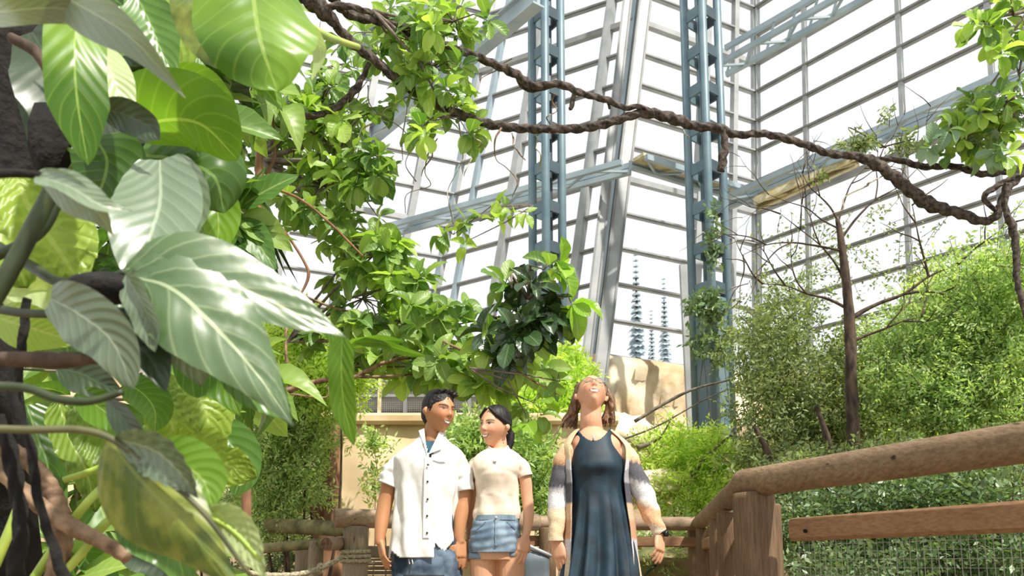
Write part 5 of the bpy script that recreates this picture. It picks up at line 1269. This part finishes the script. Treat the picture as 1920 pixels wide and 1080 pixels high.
# ------------------------------------------------ young woman in the cream tee
def girl():
    Y0 = 4.36; b = P(933, 900, Y0); root = thing('person', 'young woman with dark ponytail in cream tee shirt and rolled denim shorts', 'person', (b.x, Y0, 0), 'three walkers on the boardwalk')
    H = Hmat(P(928, 800, Y0), -38, 2, 4, 1.0); skin = G('d3a281'); mb = MB(); add_head(mb, H, True)
    limb(mb, [W(936, 858, Y0+.02, .062), W(936, 842, Y0+.02, .048), W(935, 826, Y0+.02, .044), W(933, 808, Y0+.01, .044)])
    g = Garment(Y0, [(1050, 888, 968, .10), (1010, 884, 974, .105), (970, 892, 970, .085), (930, 897, 966, .085), (890, 894, 972, .10), (866, 894, 974, .088), (852, 905, 966, .07), (842, 920, 952, .05)], n=40, m=24)
    mb.add(*loft([[g.pt(r, 6.283*k/40) for k in range(40)] for r in g.q], True, True))
    limb(mb, [W(966, 870, Y0, .030), W(983, 895, Y0, .036), W(988, 930, Y0, .032), W(991, 958, Y0-.01, .031), W(990, 980, Y0-.03, .027), W(986, 1004, Y0-.05, .021), W(985, 1010, Y0-.05, .020)])
    w1 = P(985, 1006, Y0-.05); hand_parts(mb, w1, (P(974, 1058, Y0-.10)-w1), (.35, -.9, 0), -1, .88, .6)
    limb(mb, [W(902, 870, Y0+.03, .030), W(885, 895, Y0+.07, .034), W(882, 930, Y0+.11, .030), W(881, 960, Y0+.13, .029), W(881, 990, Y0+.14, .024), W(881, 1010, Y0+.14, .020)])
    w2 = P(881, 1008, Y0+.14); hand_parts(mb, w2, (P(882, 1062, Y0+.13)-w2), (-.4, -.8, 0), 1, .88, .5)
    for px in (907, 958):
        x = P(px, 1060, Y0).x
        limb(mb, [W(px, 1010, Y0, .082), W(px, 1045, Y0, .078), (x, Y0, .62, .066), (x, Y0, .46, .048), (x, Y0+.02, .33, .050), (x, Y0+.02, .1, .031), (x, Y0+.02, .05, .033)])
        shoe(root, x, Y0, .92)
    body_obj(mb, H, skin, True, root, G('c06a62'), (.04, .025, .02), mouth=1.4, open_eyes=.35, look=-1, brow_w=.8)
    hb = MB(); hb.add(*ellipsoid((0, .016, .030), .0785, .094, .096, H, 28)); hb.add(*ellipsoid((0, .045, .0), .060, .062, .070, H)); hb.add(*ellipsoid((0, .112, -.005), .026, .024, .026, H))
    for s_ in (-1, 1):
        hb.add(*tube([H @ Vector((s_*.01, -.070, .098)), H @ Vector((s_*.058, -.052, .055)), H @ Vector((s_*.074, -.012, .028)), H @ Vector((s_*.066, .04, .01))], [.008, .012, .014, .02], 10)[:2])
    hb.add(*tube([H @ Vector(v) for v in ((0, .11, -.005), (.008, .128, -.03), (.012, .122, -.075), (.012, .108, -.12), (.01, .100, -.155))], [.02, .027, .026, .018, .005], 12)[:2])
    remeshed('hair', hb, .0035, m_blackhair, root, 2, lambda p: .0012*noise.noise(Vector((p.x*80, p.y*80, p.z*25))))
    for s_ in (-1, 1):
        c = H @ Vector((s_*.082, .008, -.036)); mk('earring', tube([c, c+Vector((0, 0, -.006))], .003, 8), m_white, root)
    fold = lambda py, a, p: wr(py, a, p, .006, 7)+.004*math.cos(a*7+py*.05)*(1 if py > 930 else .2)-.004*math.exp(-((py-882-.6*abs(a-1.57)*20)/5)**2)
    g = Garment(Y0, [(974, 889, 974, .104), (962, 888, 976, .108), (945, 892, 974, .102), (920, 893, 973, .106), (900, 890, 973, .122), (884, 887, 976, .130), (868, 886, 979, .112), (856, 892, 976, .092), (848, 902, 967, .080), (842, 911, 957, .066, 0, .016), (838, 914, 954, .060, 0, .026)], n=130, m=100, fold=fold)
    def cut(c):
        px, py = proj(c); return c.y < Y0 and py > 974-5*math.sin((px-885)*.05)+ (4 if 915 < px < 940 else 0)
    g.build('tee_shirt', m_tee, root, cut=cut)
    nb = Garment(Y0, [(838, 914, 954, .062, 0, .026), (835, 915, 953, .060, 0, .028)], n=60, m=3); nb.build('neckband', m_tee, root, thick=.005)
    sleeve('sleeve', [W(960, 866, Y0, .028), W(969, 868, Y0, .040), W(979, 878, Y0, .043), W(984, 894, Y0, .043)], m_tee, root, fold=.006, seed=2)
    sleeve('sleeve', [W(908, 866, Y0+.02, .028), W(899, 868, Y0+.03, .040), W(889, 878, Y0+.05, .043), W(884, 894, Y0+.06, .043)], m_tee, root, fold=.006, seed=4)
    c = g.front(928, 874, .003); mk('chest_print', ([c+Vector(v) for v in ((-.012, 0, .012), (0, 0, .008), (.012, 0, .012), (.006, 0, -.002), (.002, 0, -.016), (-.002, 0, -.016), (-.006, 0, -.002))], [(0, 2, 1), (0, 1, 6), (1, 2, 3), (1, 3, 6), (6, 3, 4, 5)]), matte('grey_print', G('857d74'), None), root, smooth=False, label='small grey flower shaped print')
    fd = lambda py, a, p: wr(py, a, p, .006, 12)+.002*math.sin(py*.42+2*math.sin(a*2)+2.5*noise.noise(p*9))
    gs = Garment(Y0, [(1036, 882, 977, .116), (1020, 881, 978, .122), (1000, 882, 977, .122), (985, 886, 975, .116), (968, 889, 973, .102)], n=110, m=60, fold=fd)
    sh = gs.build('denim_shorts', m_denim, root)
    for px, py, r in ((906, 1043, .076), (956, 1038, .076)):
        sleeve('short_leg', [W(px, 1012, Y0, r), W(px, py-6, Y0, r), W(px, py, Y0, r+.002)], m_denim, root, fold=.006, seed=px)
        sleeve('rolled_cuff', [W(px, py-6, Y0, r+.002), W(px, py, Y0, r+.006), W(px, py+5, Y0, r+.004)], m_denim, root, fold=.003, seed=px, n=8)
    strip([gs.front(x, 972+(.0), .004) for x in np.linspace(896, 966, 12)], .026, .006, m_denim, 'waistband', sh)
    strip([gs.front(931, y, .003) for y in np.linspace(978, 1024, 8)], .012, .004, m_denim, 'fly', sh)
    c = gs.front(931, 973, .012); mk('button', tube([c, c+Vector((0, -.004, 0))], .007, 12), m_white, sh)
    for px, s_ in ((905, 1), (957, -1)): strip([gs.front(px+dx, 982+dy, .003) for dx, dy in ((-9*s_, 12), (-2*s_, 6), (7*s_, -2))], .004, .003, m_denim, 'pocket_seam', sh)
    return root
girl()

# ------------------------------------------------ woman looking up
def woman():
    Y0 = 3.92; b = P(1120, 900, Y0); root = thing('person', 'woman with brown hair looking up, long dark teal dress and striped cardigan', 'person', (b.x, Y0, 0), 'three walkers on the boardwalk')
    H = Hmat(P(1109, 741, Y0+.02), 3, -35, 3, .96); skin = G('cf9c7c'); mb = MB(); add_head(mb, H, True)
    limb(mb, [W(1110, 828, Y0+.03, .075), W(1109, 808, Y0+.02, .060), W(1108, 788, Y0+.0, .054), W(1108, 765, Y0+.01, .052), W(1109, 752, Y0+.02, .05)])
    g = Garment(Y0, [(1060, 1072, 1172, .12), (1000, 1076, 1170, .12), (930, 1078, 1162, .11), (885, 1072, 1164, .12), (850, 1070, 1166, .105), (832, 1068, 1166, .095), (816, 1080, 1148, .078), (805, 1092, 1128, .05)], n=48, m=30)
    mb.add(*loft([[g.pt(r, 6.283*k/48) for k in range(48)] for r in g.q], True, True))
    limb(mb, [W(1074, 846, Y0, .034), W(1057, 880, Y0, .040), W(1048, 930, Y0, .035), W(1044, 970, Y0-.02, .030), W(1042, 1008, Y0-.04, .023), W(1043, 1016, Y0-.04, .022)])
    w1 = P(1044, 1012, Y0-.04); hand_parts(mb, w1, (P(1054, 1064, Y0-.07)-w1), (-.55, -.8, 0), 1, .92, .45)
    limb(mb, [W(1160, 846, Y0, .034), W(1186, 880, Y0, .040), W(1205, 925, Y0, .036), W(1218, 958, Y0-.02, .031), W(1234, 995, Y0-.05, .022), W(1237, 1003, Y0-.05, .021)])
    w2 = P(1236, 1000, Y0-.05); hand_parts(mb, w2, (P(1238, 1055, Y0-.10)-w2), (.6, -.6, .1), -1, .92, .75)
    for px in (1100, 1145):
        x = P(px, 1060, Y0).x; limb(mb, [(x, Y0, .8, .08), (x, Y0, .46, .05), (x, Y0+.02, .3, .05), (x, Y0+.02, .08, .032)]); shoe(root, x, Y0, .94, m_blk)
    body_obj(mb, H, skin, True, root, G('b8675c'), (.25, .16, .1), mouth=1.4, open_eyes=.2, brow_w=.7)
    # hair: cap at the back of the tipped head, locks falling behind the shoulders
    hb = MB(); hb.add(*ellipsoid((0, .022, .026), .080, .092, .096, H, 24)); rd = random.Random(8)
    for i in range(130):
        s_ = rd.choice((-1, 1)); a = rd.uniform(0, 1)
        st = H @ Vector((s_*(.066+.008*rd.random()), -.015+.075*a, .085-.075*rd.random()))
        if s_ < 0: e_ = P(1052+30*rd.random(), 796+rd.uniform(-10, 10), Y0+.10+rd.uniform(-.05, .06)); mx_, my_ = 1075+rd.uniform(-4, 10), 760
        else: e_ = P(1152-26*rd.random(), 790+rd.uniform(-10, 12), Y0+.09+rd.uniform(-.05, .06)); mx_, my_ = 1148-rd.uniform(-3, 10), 755
        mid = P(mx_, my_+rd.uniform(-8, 8), Y0+.07+rd.uniform(-.03, .04)); r0 = rd.uniform(.006, .012)
        pts = [Vector(p) for p in spline([tuple(st), tuple(mid), tuple(Lp(mid, e_, .6)+Vector((rd.uniform(-.01, .01), 0, 0))), tuple(e_)], 12)]
        hb.add(*tube(pts, [r0*(1-.65*(k/11)**2) for k in range(12)], 8)[:2])
    remeshed('hair', hb, .0035, m_brownhair, root, 1, lambda p: .0015*noise.noise(p*120))
    # glasses
    gl = MB()
    for s_ in (-1, 1):
        pts = [H @ Vector((s_*.031+.023*math.cos(t), -.098-.004*math.cos(t)*s_*-1, .008+.016*math.sin(t))) for t in np.linspace(0, 2*math.pi, 20)]
        gl.add(*tube(pts, .0018, 6)[:2]); gl.add(*tube([H @ Vector((s_*.054, -.094, .012)), H @ Vector((s_*.078, -.05, .012)), H @ Vector((s_*.080, .01, .008))], .0016, 6)[:2])
    gl.add(*tube([H @ Vector((-.009, -.100, .010)), H @ Vector((0, -.104, .013)), H @ Vector((.009, -.100, .010))], .0018, 6)[:2])
    mk('glasses', gl.vf, m_lens, root, label='thin rimmed glasses')
    # dress
    def fold(py, a, p):
        k = max(0, min(1, (py-915)/140)); return wr(py, a, p, .005, 21)+.018*k*math.cos(a*13+2.0*noise.noise(p*2))+.004*k*math.cos(a*29)
    dz = lambda z: 0
    rows = [(1100, 1048, 1196, .20, 0), (1075, 1053, 1192, .185), (1040, 1060, 1188, .165), (1000, 1066, 1180, .15), (960, 1070, 1174, .14), (925, 1073, 1168, .128), (900, 1072, 1167, .132), (880, 1070, 1168, .150, -.004), (860, 1071, 1165, .142), (842, 1074, 1158, .120), (826, 1078, 1152, .104), (812, 1080, 1147, .090), (802, 1083, 1146, .080, 0, 0)]
    g = Garment(Y0, rows, n=170, m=110, fold=fold)
    def cut(c):
        px, py = proj(c); dx = (px-1113)/33.0
        if c.y < Y0: return abs(dx) < 1 and py < 826-26*(dx*dx)**1.1 or py < 800
        return py < 815
    g.build('dress', m_dress, root, cut=cut)
    # skirt down to the ankles
    gl2 = Garment(Y0, [(1200, 1030, 1212, .25), (1150, 1038, 1206, .23), (1096, 1048.5, 1195.5, .199)], n=170, m=20, fold=lambda py, a, p: .018*math.cos(a*13)+.004*math.cos(a*29))
    gl2.build('skirt', m_dress, root)
    c = g.front(1108, 828, .006); mk('pendant', tube([c+Vector((0, 0, .012)), c+Vector((0, 0, -.012))], .004, 8), m_white, root, label='small silver drop pendant')
    st = [(1078, 822), (1082, 828)]
    # cardigan: colours knitted in bands
    cb = [(830, G('e3c9a4')), (868, G('dcae88')), (874, G('66666c')), (912, G('5c5c64')), (918, G('dddde0')), (950, G('dcdce0')), (958, G('e2cfae')), (1000, G('dfc7a2')), (1030, G('d9c8b8'))]
    def knit(v):
        px, py = proj(v); py += 1.5*math.sin(px*.9)
        for i, (y, c) in enumerate(cb):
            if py < y: 
                if i == 0: return c
                y0, c0 = cb[i-1]; k = (py-y0)/(y-y0); return tuple(c0[j]*(1-k)+c[j]*k for j in range(3))
        return cb[-1][1]
    def knit2(v):
        px, py = proj(v); s = (py-830)*1.0
        bands = ((862, G('e6cba6')), (880, G('d9d9dc')), (905, G('a9a9ae')), (945, G('5f5f66')), (975, G('d8b89a')), (1010, G('c9a183')), (1040, G('cfcfd4')), (1200, G('dccab0')))
        return next(c for y, c in bands if py < y)
    cf = lambda py, a, p: wr(py, a, p, .006, 30)
    cg = Garment(Y0, [(1090, 1046, 1206, .20, .03), (1040, 1050, 1198, .18, .03), (990, 1054, 1192, .168, .03), (940, 1056, 1184, .16, .03), (900, 1056, 1180, .155, .025), (865, 1053, 1184, .15, .02), (842, 1052, 1184, .13, .015), (828, 1058, 1175, .115, .015), (816, 1067, 1162, .10, .02), (806, 1077, 1149, .088, .025)], n=120, m=90, fold=cf)
    cg.build('cardigan', m_knit, root, colf=knit2, a0=R(138), a1=R(402), closed=False, thick=.005, label='open cardigan knitted in beige, grey and white bands')
    sleeve('sleeve', [W(1082, 850, Y0+.01, .035), W(1069, 850, Y0, .053), W(1057, 880, Y0, .055), W(1049, 925, Y0, .049), W(1045, 965, Y0-.02, .043), W(1043, 1002, Y0-.04, .036), W(1043, 1014, Y0-.04, .034)], m_knit, root, colf=knit, fold=.008, n=44, thick=.004)
    cb2 = list(cb)
    def knitr(v):
        px, py = proj(v); d = py-(px-1200)*.35
        for y, c in ((862, G('e3c9a4')), (870, G('dcae88')), (900, G('66666c')), (904, G('8a8a90')), (935, G('dededf')), (945, G('e0d4c4')), (975, G('dfb08a')), (1100, G('ddcdb8'))):
            if d < y: return c
    sleeve('sleeve', [W(1152, 850, Y0+.01, .035), W(1166, 850, Y0, .053), W(1184, 882, Y0, .054), W(1205, 925, Y0, .049), W(1217, 955, Y0-.02, .044), W(1232, 988, Y0-.05, .032), W(1237, 998, Y0-.05, .030)], m_knit, root, colf=knitr, fold=.008, n=44, thick=.004, seed=8)
    wp = P(1237, 1001, Y0-.05); dr = (P(1238, 1055, Y0-.10)-wp).normalized()
    ax = Vector((1, 0, 0)); ay = dr.cross(ax).normalized(); ax = ay.cross(dr)
    mk('wristwatch', tube([wp+ax*(.027*math.cos(t))+ay*(.024*math.sin(t)) for t in np.linspace(0, 6.2832, 24)], .006, 8, flat=1.3)[:2], m_blk, root)
    mk('watch_case', tube([wp+Vector((.026, -.012, 0)), wp+Vector((.034, -.018, 0))], .015, 14)[:2], m_blk, root)
    return root
woman()
